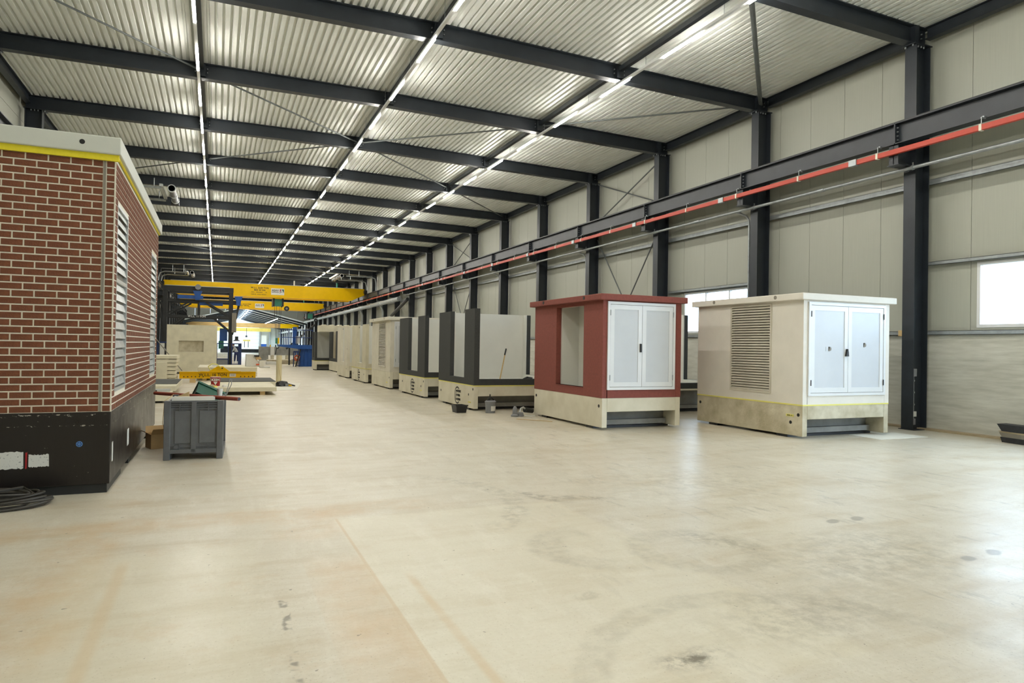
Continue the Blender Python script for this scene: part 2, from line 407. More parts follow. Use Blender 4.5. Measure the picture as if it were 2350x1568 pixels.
# right wall: vertical sandwich panels over a concrete plinth
wr = sroot('wall_right', (XR+.05, 40, 0))
WIN = [(5.35, 8.25), (13.98, 16.95)] + [(13.98+8.5*i, 16.95+8.5*i) for i in range(5, 10)]
PW = .958; pst = 8.37-PW*17; ptops = 8.3
def wall_panels(par, x0, x1, wins, y_from, y_to, start, zlo=1.9, top=8.3, skip=None):
    y = start
    while y < y_to:
        a, b = y+.004, y+PW-.004
        if b > y_from:
            if skip and a < skip[1] and b > skip[0]:
                B(x0, x1, a, b, skip[2], top).build('wall_panel', M['panel'], par)
            else:
                segs = [(a, b, [(zlo, top)])]
                for w0, w1 in wins:
                    if b <= w0 or a >= w1: continue
                    segs = []
                    if a < w0: segs.append((a, w0, [(zlo, top)]))
                    segs.append((max(a, w0), min(b, w1), [(zlo, 2.0), (3.22, top)]))
                    if b > w1: segs.append((w1, b, [(zlo, top)]))
                bm = MB()
                for s0, s1, zz in segs:
                    for z0, z1 in zz: bm.box(x0, x1, s0, s1, z0, z1)
                bm.build('wall_panel', M['panel'], par)
        y += PW
GATE = (.3, 5.05, 4.3)
wall_panels(wr, XR, XR+.1, WIN, -9, YEND, pst, skip=GATE)
jb = MB()                                                   # dark tongue behind the panel joints
y = pst
while y < YEND:
    if not any(w0-.02 < y < w1+.02 for w0, w1 in WIN) and not (GATE[0] < y < GATE[1]): jb.box(XR+.03, XR+.09, y-.01, y+.01, 1.9, 8.3)
    y += PW
jb.build('panel_joint_seal', M['steel_dark'], wr)
pl = [-9, GATE[0]] + [GATE[1]] + YK + [YEND]
for i, (a, b) in enumerate(zip(pl[:-1], pl[1:])):
    if i == 1: continue
    B(XR-.06, XR+.12, a+.002, b-.002, 0, 1.9).build('plinth_slab', M['plinth'], wr)
    B(XR-.24, XR-.06, a, b, 0, .035).build('floor_curb', M['curb'], wr)
# galvanised girts, three heights
for i, (a, b) in enumerate(zip([-9, GATE[1]]+YK, [GATE[0]]+YK+[YEND])):
    win = any(w0 > a-.1 and w1 < b+.1 for w0, w1 in WIN)
    for z0, z1, use in ((4.83, 4.94, True), (3.24, 3.31, win), (1.87, 1.95, True)):
        if not use: continue
        g = MB(); g.box(XR-.12, XR-.112, a, b, z0, z1); g.box(XR-.12, XR, a, b, z1-.008, z1); g.box(XR-.12, XR-.09, a, b, z0, z0+.008)
        g.build('girt', M['galv'], wr)
# windows
for i, (w0, w1) in enumerate(WIN):
    if i > 7: break
    wn = sroot('window_%d' % (i+1), (XR, (w0+w1)/2, 2.0)); n = 3; wp = (w1-w0)/n
    fr = MB()
    fr.box(XR-.01, XR+.08, w0, w1, 2.0, 2.06); fr.box(XR-.01, XR+.08, w0, w1, 3.16, 3.22)
    fr.box(XR-.01, XR+.08, w0, w0+.06, 2.06, 3.16); fr.box(XR-.01, XR+.08, w1-.06, w1, 2.06, 3.16)
    fr.build('window_frame', M['doorw'], wn)
    for j in range(1, n): B(XR, XR+.07, w0+j*wp-.025, w0+j*wp+.025, 2.06, 3.16).build('mullion', M['doorw'], wn)
    for j in range(n):
        B(XR+.04, XR+.046, w0+j*wp+(.06 if j == 0 else .025), w0+(j+1)*wp-(.06 if j == n-1 else .025), 2.06, 3.16).build('pane', M['glass'], wn)
# left wall, front wall, transition wall
wl = sroot('wall_left', (XL-.1, 40, 0))
y = pst
for k_ in range(26):
    a = -9+k_*4.5; b = min(a+4.5, YEND)
    if a >= YEND: break
    z = 0
    for z1 in (1.9, 3.0, 4.1, 5.2, 6.3, 7.4, 8.3):
        B(XL-.1, XL, a, b, z+.004, z1-.004).build('wall_panel', M['panel'], wl); z = z1
jb = MB()
for z1 in (1.9, 3.0, 4.1, 5.2, 6.3, 7.4): jb.box(XL-.09, XL-.03, -9, YEND, z1-.01, z1+.01)
jb.build('panel_joint_seal', M['steel_dark'], wl)
wf = sroot('wall_front', (4, -9, 0))
for i in range(18):
    B(XL+i, XL+i+1.0, -9.1, -9.0, 0, 8.3).build('wall_panel', M['panel'], wf)
# gate opening frame in the right wall, rolled up
dg = sroot('door_1', (XR, 2.7, 0))
B(XR-.05, XR+.12, GATE[0]-.1, GATE[0], 0, GATE[2]).build('door_frame', M['steel'], dg)
B(XR-.05, XR+.12, GATE[1], GATE[1]+.1, 0, GATE[2]).build('door_frame', M['steel'], dg)
B(XR-.3, XR+.12, GATE[0]-.1, GATE[1]+.1, GATE[2], GATE[2]+.35).build('shutter_box', M['steel'], dg)

# ------------------------------------------------------------------ steel frame
colR = None
def column(side, i, y):
    near = (side == 'R')
    nm = 'dark steel I-column, %s from the camera along the %s' % (ORD[i], 'window wall' if near else 'wall behind the brick station')
    X0 = 12.48 if near else -4.43
    sg = 1 if near else -1
    c = root('steel_column', nm, 'column', (X0+sg*.23, y, 0), 0, 'steel columns of the %s wall' % ('window' if near else 'brick station'))
    zt = zr(X0)
    b = MB(); x0, x1 = sorted((X0, X0+sg*.016)); b.box(x0, x1, y-.125, y+.125, .012, zt-.02)
    x0, x1 = sorted((X0+sg*.38, X0+sg*.396)); b.box(x0, x1, y-.125, y+.125, .012, zt-.02)
    x0, x1 = sorted((X0+sg*.016, X0+sg*.38)); b.box(x0, x1, y-.006, y+.006, .012, zt-.02)
    b.build('profile', M['steel'], c)
    x0, x1 = sorted((X0-sg*.08, X0+sg*.42)); B(x0, x1, y-.15, y+.15, zt-.02, zt).build('head_plate', M['steel'], c)
    x0, x1 = sorted((X0-sg*.02, X0+sg*.42)); B(x0, x1, y-.17, y+.17, 0, .012).build('base_plate', M['steel'], c)
    if i < 12:
        bt = MB()
        for dx in (-.05, .1, .18, .26):
            for dy in (-.08, .08): bt.lathe([(.016, 0), (.016, .035)], (X0+sg*dx, y+dy, zt-.055), 6)
        bt.build('bolt_set', M['galv'], c, kind='stuff')
    # corbel carrying the runway beam
    zc = 5.55
    b = MB(); x0, x1 = sorted((X0-sg*.46, X0))
    b.box(x0, x1, y-.008, y+.008, 5.17, zc); b.box(x0, x1, y-.1, y+.1, zc-.016, zc)
    x2, x3 = sorted((X0-sg*.46, X0-sg*.445)); b.box(x2, x3, y-.1, y+.1, 5.17, zc)
    b.build('corbel', M['steel'], c)
    x2, x3 = sorted((X0-sg*.48, X0)); B(x2, x3, y-.12, y+.12, 5.15, 5.17).build('corbel_plate', M['steel'], c)
    return c
for i, y in enumerate(YK):
    column('R', i, y)
    if i >= 1: column('L', i-1, y)
for i, y in enumerate(YK):
    r = root('steel_rafter', 'dark steel roof rafter, %s from the camera, spanning the hall' % ORD[i], 'rafter', (4.05, y, zr(4.05)), 0, 'roof rafters')
    for xa, xb in ((-4.83, 4.05), (4.05, 12.88)):
        MB().ibeam((xa, y, zr(xa)+DEPTH), (xb, y, zr(xb)+DEPTH), (0, 1, 0), .2, DEPTH).build('rafter_half', M['steel'], r)
    for x in (-.45, 4.05, 8.4): B(x-.09, x+.09, y-.1, y-.02, zr(x)+.05, zr(x)+DEPTH-.02).build('cleat_plate', M['steel'], r)
    if i < 12:
        bt = MB()
        for x in (-.45, 4.05, 8.4, 12.6):
            for dx in (-.13, .13):
                for z in (.16, .25): bt.lathe([(.014, 0), (.014, .03)], (x+dx, y-.05, zr(x)+z), 6, 'y')
        bt.build('bolt_set', M['galv'], r, kind='stuff')
    for xa in (12.55,):
        B(xa-.1, xa+.02, y-.11, y+.11, zr(xa), zr(xa)+DEPTH).build('end_plate', M['steel'], r)
# longitudinal roof struts and eaves beams
for row, x, nm in ((0, -.45, 'brick station light row'), (1, 4.05, 'middle light row'), (2, 8.4, 'window side light row')):
    for i in range(NK):
        y0 = YK[i]-BAY; y1 = YK[i]
        t = B(x-.05, x+.05, y0+.1, y1-.1, zr(x)+.2, zr(x)+.3).build('roof_strut', M['steel'])
        tag(t, 'square roof strut, %s bay from the camera, %s' % (ORD[i], nm), 'strut', 'roof struts by the %s' % nm)
for x, nm, nme in ((12.8, 'window wall', 'r'), (-4.75, 'wall behind the brick station', 'l')):
    e = root('eaves_beam', 'dark steel eaves beam along the top of the %s' % nm, 'beam', (x, 50, zr(x)))
    for i in range(NK+1):
        y0 = YK[0]-BAY if i == 0 else YK[i-1]; y1 = YK[i] if i < NK else YEND
        MB().ibeam((x, y0+.11, zr(x)+.36), (x, y1-.11, zr(x)+.36), (1, 0, 0), .14, .24).build('beam_section', M['steel'], e)
# crane runway beams with rail
for x, nm in ((12.15, 'window wall'), (-4.1, 'wall behind the brick station')):
    e = root('crane_runway_beam', 'dark steel crane runway beam on corbels along the %s' % nm, 'beam', (x, 50, 5.57))
    for i in range(NK+1):
        y0 = YK[0]-BAY*2 if i == 0 else YK[i-1]; y1 = YK[i] if i < NK else YEND
        MB().ibeam((x, y0+.01, 5.98), (x, y1-.01, 5.98), (1, 0, 0), .22, .41, .018, .012).build('beam_section', M['steel'], e)
        if i < NK: B(x-.11, x+.11, y1-.012, y1+.012, 5.588, 5.962).build('stiffener', M['steel'], e)
        if i < NK:
            bt = MB()
            for z in (5.65, 5.73, 5.81, 5.89):
                for d in (-1,): bt.lathe([(.013, 0), (.013, .03)], (x-.06, y1-.045, z), 6, 'y')
            bt.build('bolt_set', M['galv'], e, kind='stuff')
    B(x-.03, x+.03, YK[0]-BAY*2, YEND, 5.98, 6.03).build('crane_rail', M['steel_dark'], e)
# red conductor rail
cr = root('conductor_rail', 'orange red conductor rail hung below the runway beam on the window wall', 'rail', (11.96, 50, 5.4))
B(11.93, 11.99, 1, YEND, 5.36, 5.44).build('rail', M['rail_red'], cr)
B(11.925, 11.995, 1, YEND, 5.345, 5.36).build('rail_lip', M['rail_red'], cr)
y = 7.55; j = 0
hg = None
while y < YEND:
    if hg is None:
        q = MB(); q.box(11.955, 11.965, y-.006, y+.006, 5.44, 5.56); q.box(11.955, 12.06, y-.012, y+.012, 5.555, 5.575); q.box(12.0, 12.1, y-.02, y+.02, 5.575, 5.6)
        hg = q.build('hanger', M['galv'], cr)
        hc = B(11.92, 12.0, y-.022, y+.022, 5.335, 5.45).build('hanger_clip', M['copper'], cr); yb = y
    else:
        c1 = hg.copy(); COL.objects.link(c1); c1.location = (0, y-yb, 0)
        c2 = hc.copy(); COL.objects.link(c2); c2.location = (0, y-yb, 0)
    y += 2.0
jc = None
for y in [10.1+4.0*i for i in range(24)]:
    if jc is None: jc = B(11.905, 12.01, y-.09, y+.09, 5.33, 5.455).build('joint_cover', M['galv'], cr); yb = y
    else: c1 = jc.copy(); COL.objects.link(c1); c1.location = (0, y-yb, 0)
# galvanised conduit
cp = root('conduit_pipe', 'galvanised conduit pipe clipped under the corbels on the window wall', 'pipe', (12.3, 40, 5.1))
MB().tube([(12.3, 1, 5.1), (12.3, 48, 5.1)], .036, 10).build('pipe', M['galv'], cr if False else cp, smooth=True)
for i, y in enumerate(YK[:10]):
    q = MB().tube([(12.3, y-.22, 5.1), (12.3, y-.18, 5.1)], .048, 10); q.box(12.29, 12.31, y-.21, y-.19, 5.14, 5.2); q.build('clamp', M['galv'], cp)
    q = MB().tube([(12.3, y+1.9, 5.1), (12.3, y+2.1, 5.1)], .045, 10); q.build('coupler', M['galv'], cp)
    if i % 2 == 1:
        MB().tube([(12.3, y+.5, 5.1), (12.35, y+.4, 5.07), (12.5, y+.3, 4.98), (12.55, y+.26, 4.88), (12.56, y+.25, 4.7), (12.56, y+.25, 1.2)], .028, 8).build('drop_pipe', M['galv'], cp, smooth=True)
# wall brace rods
def rod(p, q, label, cat='brace', group=None, r=.022, material=None, name='brace_rod'):
    d = Vector(q)-Vector(p)
    o = MB().tube([p, q], r, 8).build(name, material or M['brace'])
    return tag(o, label, cat, group)
for bi, (ya, yb, nm) in enumerate(((17.75, 22.0, 'third bay'), (34.75, 39.0, 'seventh bay'))):
    for z0, z1, hh in ((6.1, 7.55, 'above the runway beam'), (.4, 5.5, 'below the runway beam')):
        x = 12.83
        rod((x, ya+.1, z0), (x, yb-.1, z1), 'brace rod rising away from camera, %s, %s of window wall' % (hh, nm), group='wall brace rods')
        rod((x-.04, yb-.1, z0), (x-.04, ya+.1, z1), 'brace rod falling away from camera, %s, %s of window wall' % (hh, nm), group='wall brace rods')
# roof brace rods: a big X over four bays, repeated further down the hall
XS = (-4.6, -.45, 4.05, 8.4, 12.6)
for rep, yb in ((0, 13.5), (1, 47.5)):
    wh = 'nearer' if rep == 0 else 'farther'
    for q in range(4):
        for sgn, dr in ((0, 'rising'), (1, 'falling')):
            xa, xb = XS[q], XS[q+1]
            ya, yc = (yb+BAY*q, yb+BAY*(q+1)) if sgn == 0 else (yb+BAY*(4-q), yb+BAY*(3-q))
            rod((xa, ya, zr(xa)+.2), (xb, yc, zr(xb)+.2), 'roof brace rod, %s cross, %s span from brick side, %s bay' % (wh, ORD[q], ORD[int((min(ya, yc)-yb)/BAY+.1)]), group='roof brace rods')
rod((8.45, 9.3, 7.86), (12.6, 13.45, 7.78), 'thick steel roof brace tube from first to second rafter by the window wall', r=.05)
rod((12.2, 46.8, 4.75), (12.2, 51.5, 3.75), 'heavy dark diagonal strut on the window wall beyond the louvred cream station', r=.12, material=M['steel_dark'])

# ------------------------------------------------------------------ light rows
for row, (x, ph, nm) in enumerate(((-.5, 10.62, 'nearest the brick station'), (3.86, 10.55, 'along the ridge of the roof'), (8.45, 10.62, 'nearest the window wall'))):
    z = 7.62
    t = root('light_track', 'continuous row of white LED battens on a trunking, %s' % nm, 'lamp', (x, 45, z), 0, 'rows of LED battens')
    B(x-.03, x+.03, -6, 92, z, z+.05).build('trunking', M['doorw'], t)
    y = ph-2.5*6; lt = None; wr_ = None
    while y < 91:
        if lt is None:
            lt = B(x-.023, x+.023, y, y+1.22, z-.035, z-.001).build('led_batten', M['led'], t); yb = y
            q = MB().tube([(x, y+1.85, z+.05), (x, y+1.85, zr(x)+DEPTH)], .005, 4); wr_ = q.build('suspension_wire', M['galv'], t)
        else:
            c1 = lt.copy(); COL.objects.link(c1); c1.location = (0, y-yb, 0)
            c1 = wr_.copy(); COL.objects.link(c1); c1.location = (0, y-yb, 0)
        y += 2.5
# ------------------------------------------------------------------ transformer stations
GRP = 'transformer stations in the long row'
def holes(par, pts, face, material=None):
    for p in pts:
        c = (p[0]-.004, p[1], p[2]) if face == 'x' else (p[0], p[1]-.004, p[2])
        MB().lathe([(.03, 0), (.03, .008)], c, 12, face).build('anchor_hole', material or M['black'], par)
def frame_wall(b, ax, pos, t, a0, a1, z0, z1, op):
    """wall in plane ax=pos..pos+t spanning a0..a1, z0..z1 with an optional opening op=(o0,o1,oz0,oz1)"""
    def bx(p0, p1, q0, q1):
        if p1-p0 < .002 or q1-q0 < .002: return
        if ax == 'x': b.box(pos, pos+t, p0, p1, q0, q1)
        else: b.box(p0, p1, pos, pos+t, q0, q1)
    if op is None: bx(a0, a1, z0, z1); return
    o0, o1, oz0, oz1 = op
    bx(a0, o0, z0, z1); bx(o1, a1, z0, z1); bx(o0, o1, z0, oz0); bx(o0, o1, oz1, z1)
def station(name, label, X, Y, w, l, body, base=None, lo=None, fo=None, ro=None, roof=None, zt=2.39, zf=.59, lift=.045, tape=False, beam=.335,
            lining=None, inner=True, t=.11, back=True, cat='station'):
    base = base or M['conc']; lining = lining or M['lining']
    r = root(name, label, cat, (X+w/2, Y+l/2, 0), 0, GRP)
    # concrete foot: two long cheeks, front and rear beam, recessed cross wall with a ledge
    b = MB(); b.box(X, X+.11, Y, Y+l, lift, zf); b.box(X+w-.11, X+w, Y, Y+l, lift, zf)
    b.box(X+.11, X+w-.11, Y, Y+.11, beam, zf); b.box(X+.11, X+w-.11, Y+l-.11, Y+l, .335, zf)
    b.build('foot', base, r, bevel=.008)
    b = MB(); b.box(X+.11, X+w-.11, Y+.38, Y+.5, lift+.02, .5); b.box(X+.11, X+w-.13, Y+.28, Y+.38, lift+.02, .16)
    b.build('cross_wall', M['conc_grey'], r)
    for q in (.35, l-.6):
        B(X+.02, X+w-.02, Y+q, Y+q+.25, 0, lift).build('support_block', M['steel_dark'], r)
    e = .003
    b = MB()
    frame_wall(b, 'x', X-e, t, Y-e, Y+l, zf, zt, lo)
    frame_wall(b, 'y', Y-e, t, X-e+t, X+w-t, zf, zt, fo)
    frame_wall(b, 'x', X+w-t+e, t, Y-e, Y+l, zf, zt, ro)
    if back: frame_wall(b, 'y', Y+l-t, t, X-e+t, X+w-t, zf, zt, None)
    b.build('body', body, r)
    if inner:
        b = MB()
        b.box(X+t, X+w-t, Y+l-t-.03, Y+l-t-.002, zf+.05, zt+.01)
        frame_wall(b, 'x', X+w-t-.03, .028, Y+t, Y+l-t-.03, zf+.05, zt+.01, ro)
        frame_wall(b, 'x', X+t-.0, .028, Y+t, Y+l-t-.03, zf+.05, zt+.005, lo)
        b.box(X+t, X+w-t, Y+t, Y+l-t, zf+.02, zf+.05)
        b.build('lining', lining, r)
    if roof:
        B(X-.1, X+w+.1, Y-.08, Y+l+.1, zt, zt+.115).build('roof_slab', roof, r, bevel=.012)
        for q in (.55, l-.6): MB().lathe([(.035, 0), (.035, .02)], (X-.104, Y+q, zt+.065), 12, 'x').build('lifting_socket', M['black'] if roof is M['redr'] else M['seal'], r)
    if tape:
        b = MB(); b.box(X-.006, X-.003, Y, Y+l, zf-.022, zf+.002); b.box(X, X+w, Y-.006, Y-.003, zf-.022, zf+.002); b.build('masking_tape', M['tape'], r)
    return r
def double_door(r, x0, x1, y, z0, z1, handle, marks=False):
    b = MB(); w = .05
    for a, c_ in ((x0, x0+w), (x1-w, x1)): b.box(a, c_, y-.03, y+.05, z0, z1)
    b.box(x0+w, x1-w, y-.03, y+.05, z0, z0+w); b.box(x0+w, x1-w, y-.03, y+.05, z1-w, z1)
    b.build('door_frame', M['doorw'], r)
    xm = (x0+x1)/2
    for i, (a, c_) in enumerate(((x0+w+.006, xm-.004), (xm+.004, x1-w-.006))):
        d = MB(); v = .085; a0, a1, c0, c1 = a, c_, z0+w+.006, z1-w-.006
        d.box(a0, a0+v, y-.022, y+.02, c0, c1); d.box(a1-v, a1, y-.022, y+.02, c0, c1)
        d.box(a0+v, a1-v, y-.022, y+.02, c0, c0+v); d.box(a0+v, a1-v, y-.022, y+.02, c1-v, c1)
        leaf = d.build('door_leaf', M['doorw'], r)
        B(a0+v, a1-v, y-.012, y+.01, c0+v, c1-v).build('door_panel', M['doorp'], leaf)
        hx = a0-.004 if i == 0 else a1+.004
        for hz in (c0+.12, c1-.2): MB().tube([(hx, y-.032, hz), (hx, y-.032, hz+.1)], .009, 6).build('hinge', M['galv'] if not marks else M['black'], leaf)
        if i == 0 and handle == 'bar':
            B(a1-.05, a1-.015, y-.05, y-.02, 1.44, 1.6).build('handle', M['black'], leaf, bevel=.008)
        if i == 0 and handle == 'wing':
            h = MB().prism([(a1-.075, 1.43), (a1-.012, 1.43), (a1-.02, 1.5), (a1-.033, 1.56), (a1-.048, 1.56)], 'y', y-.06, y-.022); h.build('handle', M['black'], leaf)
        if marks:
            txt(leaf, 'LD' if i == 0 else 'D', .13, ((a+c_)/2-.02, y-.014, 1.55 if i == 0 else 1.63), M['seal'], name='pencil_mark', bold=-.006)
def louvre(r, X, y0, y1, z0, z1, n, joined=False):
    b = MB(); w = .035
    b.box(X-.02, X+.05, y0, y0+w, z0, z1); b.box(X-.02, X+.05, y1-w, y1, z0, z1); b.box(X-.02, X+.05, y0+w, y1-w, z0, z0+w); b.box(X-.02, X+.05, y0+w, y1-w, z1-w, z1)
    b.build('louvre_frame', M['louv'], r)
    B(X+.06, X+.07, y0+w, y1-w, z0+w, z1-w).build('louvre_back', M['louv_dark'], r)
    p = (z1-z0-2*w)/n; first = None; J = MB()
    for i in range(n):
        z = z0+w+i*p
        poly = [(X-.016, z+p*.06), (X-.016, z+p*.3), (X+.012, z+p*.84), (X+.03, z+p*.98), (X+.036, z+p*.9)]
        if joined: J.prism(poly, 'y', y0+w, y1-w)
        elif first is None: first = MB().prism(poly, 'y', y0+w, y1-w).build('slat', M['louv'], r)
        else:
            c1 = first.copy(); COL.objects.link(c1); c1.location = (0, 0, i*p)
    if joined: J.build('slats', M['louv'], r, kind='stuff')
def eps_logo(r, X, yc, zc, s=1.0):
    """ring open to the right with a three-barred stem and the three words, on a face looking towards -X"""
    b = MB(); n = 26; v = []
    for i in range(n+1):
        t = math.radians(52+(308-52)*i/n); wd = .012+.014*abs(math.cos(t/2+.0))
        for rr in (.215, .215-wd-.012):
            v.append((X-.004, yc-math.cos(t)*rr*s, zc+math.sin(t)*rr*s))
    b.add(v, [(2*i, 2*i+1, 2*i+3, 2*i+2) for i in range(n)])
    bx = lambda a0, a1, c0, c1: b.box(X-.0045, X-.003, yc-a1*s, yc-a0*s, zc+c0*s, zc+c1*s)
    bx(-.115, -.09, -.12, .12); bx(-.09, -.02, .085, .12); bx(-.09, -.04, -.017, .017); bx(-.09, -.02, -.12, -.085)
    b.build('painted_emblem', M['text'], r)
    for i, wd in enumerate(('ELECTRIC', 'POWER', 'SYSTEMS')):
        txt(r, wd, .075*s, (X-.005, yc+.0*s, zc+(.1-.1*i)*s), M['text'], '-x', 'LEFT', 'painted_word', .002, .8)

# 1 white station
st = station('transformer_station', 'white station with brown grey louvre and white double door, nearest the windows', 9.2, 8.74, 2.09, 2.78, M['whiter'], M['conc_dirty'],
             lo=(9.46, 10.53, .76, 2.36), fo=(9.30, 11.17, .74, 2.36), roof=M['whiter'], tape=True, inner=False)
louvre(st, 9.2, 9.46, 10.53, .74, 2.36, 32)
double_door(st, 9.30, 11.17, 8.74, .74, 2.36, 'wing', True)
holes(st, [(9.2, 11.42, .43), (9.2, 9.0, .27), (9.2, 8.83, .41)], 'x')
B(9.192, 9.197, 8.93, 9.1, .37, .41).build('yellow_tag', M['tape'], st); txt(st, '200801-02', .03, (9.191, 9.015, .39), M['text'], '-x', name='tag_number')
# 2 red station
st = station('transformer_station', 'oxide red station with open side hatch and white double door', 6.48, 10.81, 1.74, 2.9, M['redr'], M['conc'],
             lo=(11.52, 12.67, .75, 2.33), fo=(6.57, 8.07, .74, 2.37), roof=M['redr'], inner=True, lining=M['lining'])
double_door(st, 6.57, 8.07, 10.81, .74, 2.37, 'bar')
holes(st, [(6.48, 13.6, .45), (6.48, 10.92, .44)], 'x')
B(6.98, 7.02, 10.95, 13.55, .64, 2.385).build('inner_partition', M['lining'], st); B(6.59, 6.98, 12.62, 12.66, .64, 2.385).build('partition_return', M['lining'], st)
B(6.47, 6.6, 11.52, 12.67, .735, .75).build('hatch_sill', M['redr'], st)
# 3-5 open charcoal stations
st = station('transformer_station', 'open charcoal station with broom handle inside, just left of the red station', 5.5, 14.93, 2.55, 2.75, M['anthr'], M['conc'],
             lo=(15.62, 16.72, .74, 2.6), fo=(5.63, 7.95, .74, 2.6), ro=(15.5, 17.35, .74, 2.6), zt=2.39, tape=True)
holes(st, [(5.5, 17.45, .33), (5.5, 15.28, .36), (5.5, 14.99, .50)], 'x'); eps_logo(st, 5.5, 16.1, .29)
B(5.494, 5.498, 15.12, 15.3, .17, .20).build('yellow_tag', M['tape'], st)
st = station('transformer_station', 'open charcoal station between the larger charcoal one and the cream louvred one', 5.43, 18.8, 2.3, 2.95, M['anthr'], M['conc'],
             lo=(19.55, 20.65, .74, 2.6), fo=(5.54, 7.5, .74, 2.6), zt=2.36, tape=True)
holes(st, [(5.43, 21.3, .37), (5.43, 19.15, .33), (5.43, 18.9, .48)], 'x'); eps_logo(st, 5.43, 20.1, .29)
B(5.424, 5.428, 19.05, 19.25, .2, .225).build('yellow_tag', M['tape'], st)
st = station('transformer_station', 'open charcoal station half hidden behind the red and white stations', 8.75, 13.3, 2.4, 2.75, M['anthr'], M['conc'],
             lo=(14.0, 15.1, .84, 2.6), fo=(8.87, 11.03, .71, 2.6), ro=(13.55, 14.38, .74, 2.6), zt=2.39, lift=.06, zf=.575, beam=.53)
# 6 cream with louvre
st = station('transformer_station', 'cream roofed station with narrow louvre, middle of the row', 5.39, 22.87, 2.2, 2.95, M['creamr'], M['conc'],
             lo=(23.52, 24.6, .74, 2.32), fo=(5.52, 7.4, .76, 2.3), roof=M['creamr'], zt=2.35, inner=False)
louvre(st, 5.39, 23.52, 24.6, .72, 2.32, 30, True)
double_door(st, 5.52, 7.4, 22.87, .76, 2.3, 'bar')
holes(st, [(5.39, 22.95, .4)], 'x'); B(5.384, 5.388, 23.2, 23.4, .2, .24).build('yellow_tag', M['tape'], st)
# 7,8 beige and pale shells
st = station('transformer_station', 'beige shell with yellow tape line and black emblem beyond the louvred cream station', 5.3, 26.52, 2.2, 2.95, M['beiger'], M['conc'],
             lo=(27.25, 28.35, .76, 2.6), fo=(5.41, 7.3, .76, 2.6), zt=2.3, tape=True, zf=.57, lining=M['lining'])
eps_logo(st, 5.3, 27.9, .28); holes(st, [(5.3, 29.1, .3), (5.3, 26.85, .34), (5.3, 27.95, 2.2)], 'x')
st = station('transformer_station', 'pale cream shell without roof or tape, beyond the beige shell', 5.31, 30.63, 2.2, 2.75, M['creamr'], M['conc'],
             lo=(31.5, 32.4, .7, 2.6), fo=(5.42, 7.2, .7, 2.6), zt=2.3, zf=.55)
holes(st, [(5.31, 30.9, .42), (5.31, 30.75, 1.3), (5.31, 31.9, 2.2)], 'x')
# 9,10 far dark shells
st = station('transformer_station', 'dark shell half hidden behind the pale cream shell', 5.9, 37.1, 2.0, 2.9, M['anthr'], M['conc'],
             lo=(37.7, 39.2, .72, 2.6), fo=(6.0, 7.5, .72, 2.6), zt=2.2, zf=.55, lining=M['lining_beige'])
st = station('transformer_station', 'farthest dark shell of the row, beside the blue machine', 5.15, 40.2, 2.0, 1.4, M['anthr'], M['conc'],
             lo=(40.75, 41.1, .72, 2.6), fo=(5.25, 6.9, .7, 2.6), zt=2.2, zf=.55, tape=True)
o = MB()
wv = [(5.4, 2.212)] + [(7.6, 2.212), (7.6, 2.58)] + [(7.6-.055*i, 2.58+(.05 if (i % 8) in (2, 3, 4) else 0)) for i in range(41)]
o.prism(wv, 'y', 40.35, 41.4); q = o.build('concrete_lintel', M['slab']); tag(q, 'bumpy pale concrete beam lying on top of the farthest dark shells', 'beam')

# things around the stations
def pail(name, label, cat, c, r0_, r1_, h, body, n=20):
    r = root(name, label, cat, c)
    MB().lathe([(r0_, 0), (r1_, h), (r1_+.012, h), (r1_+.012, h+.02), (r1_-.008, h+.02), (r0_-.01, .02)], c, n).build('pail', body, r, smooth=True)
    return r
r = root('mortar_tub', 'small black rectangular tub on the floor below the emblem', 'tub', (5.08, 14.72, 0))
b = MB(); c = (5.08, 14.72)
for s0, h0, s1, h1 in ((1, 0, 1.22, .17),):
    v = []
    for s_, z in ((1, 0), (1.22, .17), (1.12, .17), (.92, .02)):
        v += [(c[0]-.11*s_, c[1]-.15*s_, z), (c[0]+.11*s_, c[1]-.15*s_, z), (c[0]+.11*s_, c[1]+.15*s_, z), (c[0]-.11*s_, c[1]+.15*s_, z)]
    b.add(v, [(0, 1, 2, 3), (12, 13, 14, 15)]+[(4*k_+i, 4*k_+(i+1) % 4, 4*k_+4+(i+1) % 4, 4*k_+4+i) for k_ in range(3) for i in range(4)])
b.build('tub_body', M['black'], r); MB().box(c[0]-.145, c[0]+.145, c[1]-.19, c[1]-.18, .15, .18).build('rim', M['black'], r)
r = pail('paint_bucket', 'grey plastic bucket with paper label and black lid handles, in front of the charcoal station', 'bucket', (5.72, 14.42, 0), .108, .118, .24, M['bucket_grey'])
MB().lathe([(.122, 0), (.122, .03), (.1, .045)], (5.72, 14.42, .235), 20).build('lid', M['bucket_grey'], r, smooth=True)
v = []; n = 8
for i in range(n+1):
    a = math.radians(-105+80*i/n); v += [(5.72+.1165*math.cos(a), 14.42+.1165*math.sin(a), .05), (5.72+.1195*math.cos(a), 14.42+.1195*math.sin(a), .16)]
MB().add(v, [(2*i, 2*i+1, 2*i+3, 2*i+2) for i in range(n)]).build('paper_label', M['label'], r)
MB().tube([(5.66+.06-.075*math.cos(t*math.pi/8), 14.42, .27+.075*math.sin(t*math.pi/8)) for t in range(9)], .011, 6).build('handle', M['black'], r)
MB().tube([(5.71, 14.44, .27), (5.72, 14.45, .42)], .014, 6).build('stirrer_grip', M['black'], r)
MB().tube([(5.62, 14.42, .27), (5.8, 14.42, .28), (5.84, 14.4, .22)], .012, 6).build('spout_bar', M['black'], r)
o = tag(MB().tube([(6.42, 15.6, .66), (6.56, 15.55, 1.45)], .016, 8).build('broom_handle', M['wood']), 'worn wooden broom handle leaning inside the open charcoal station', 'broom')
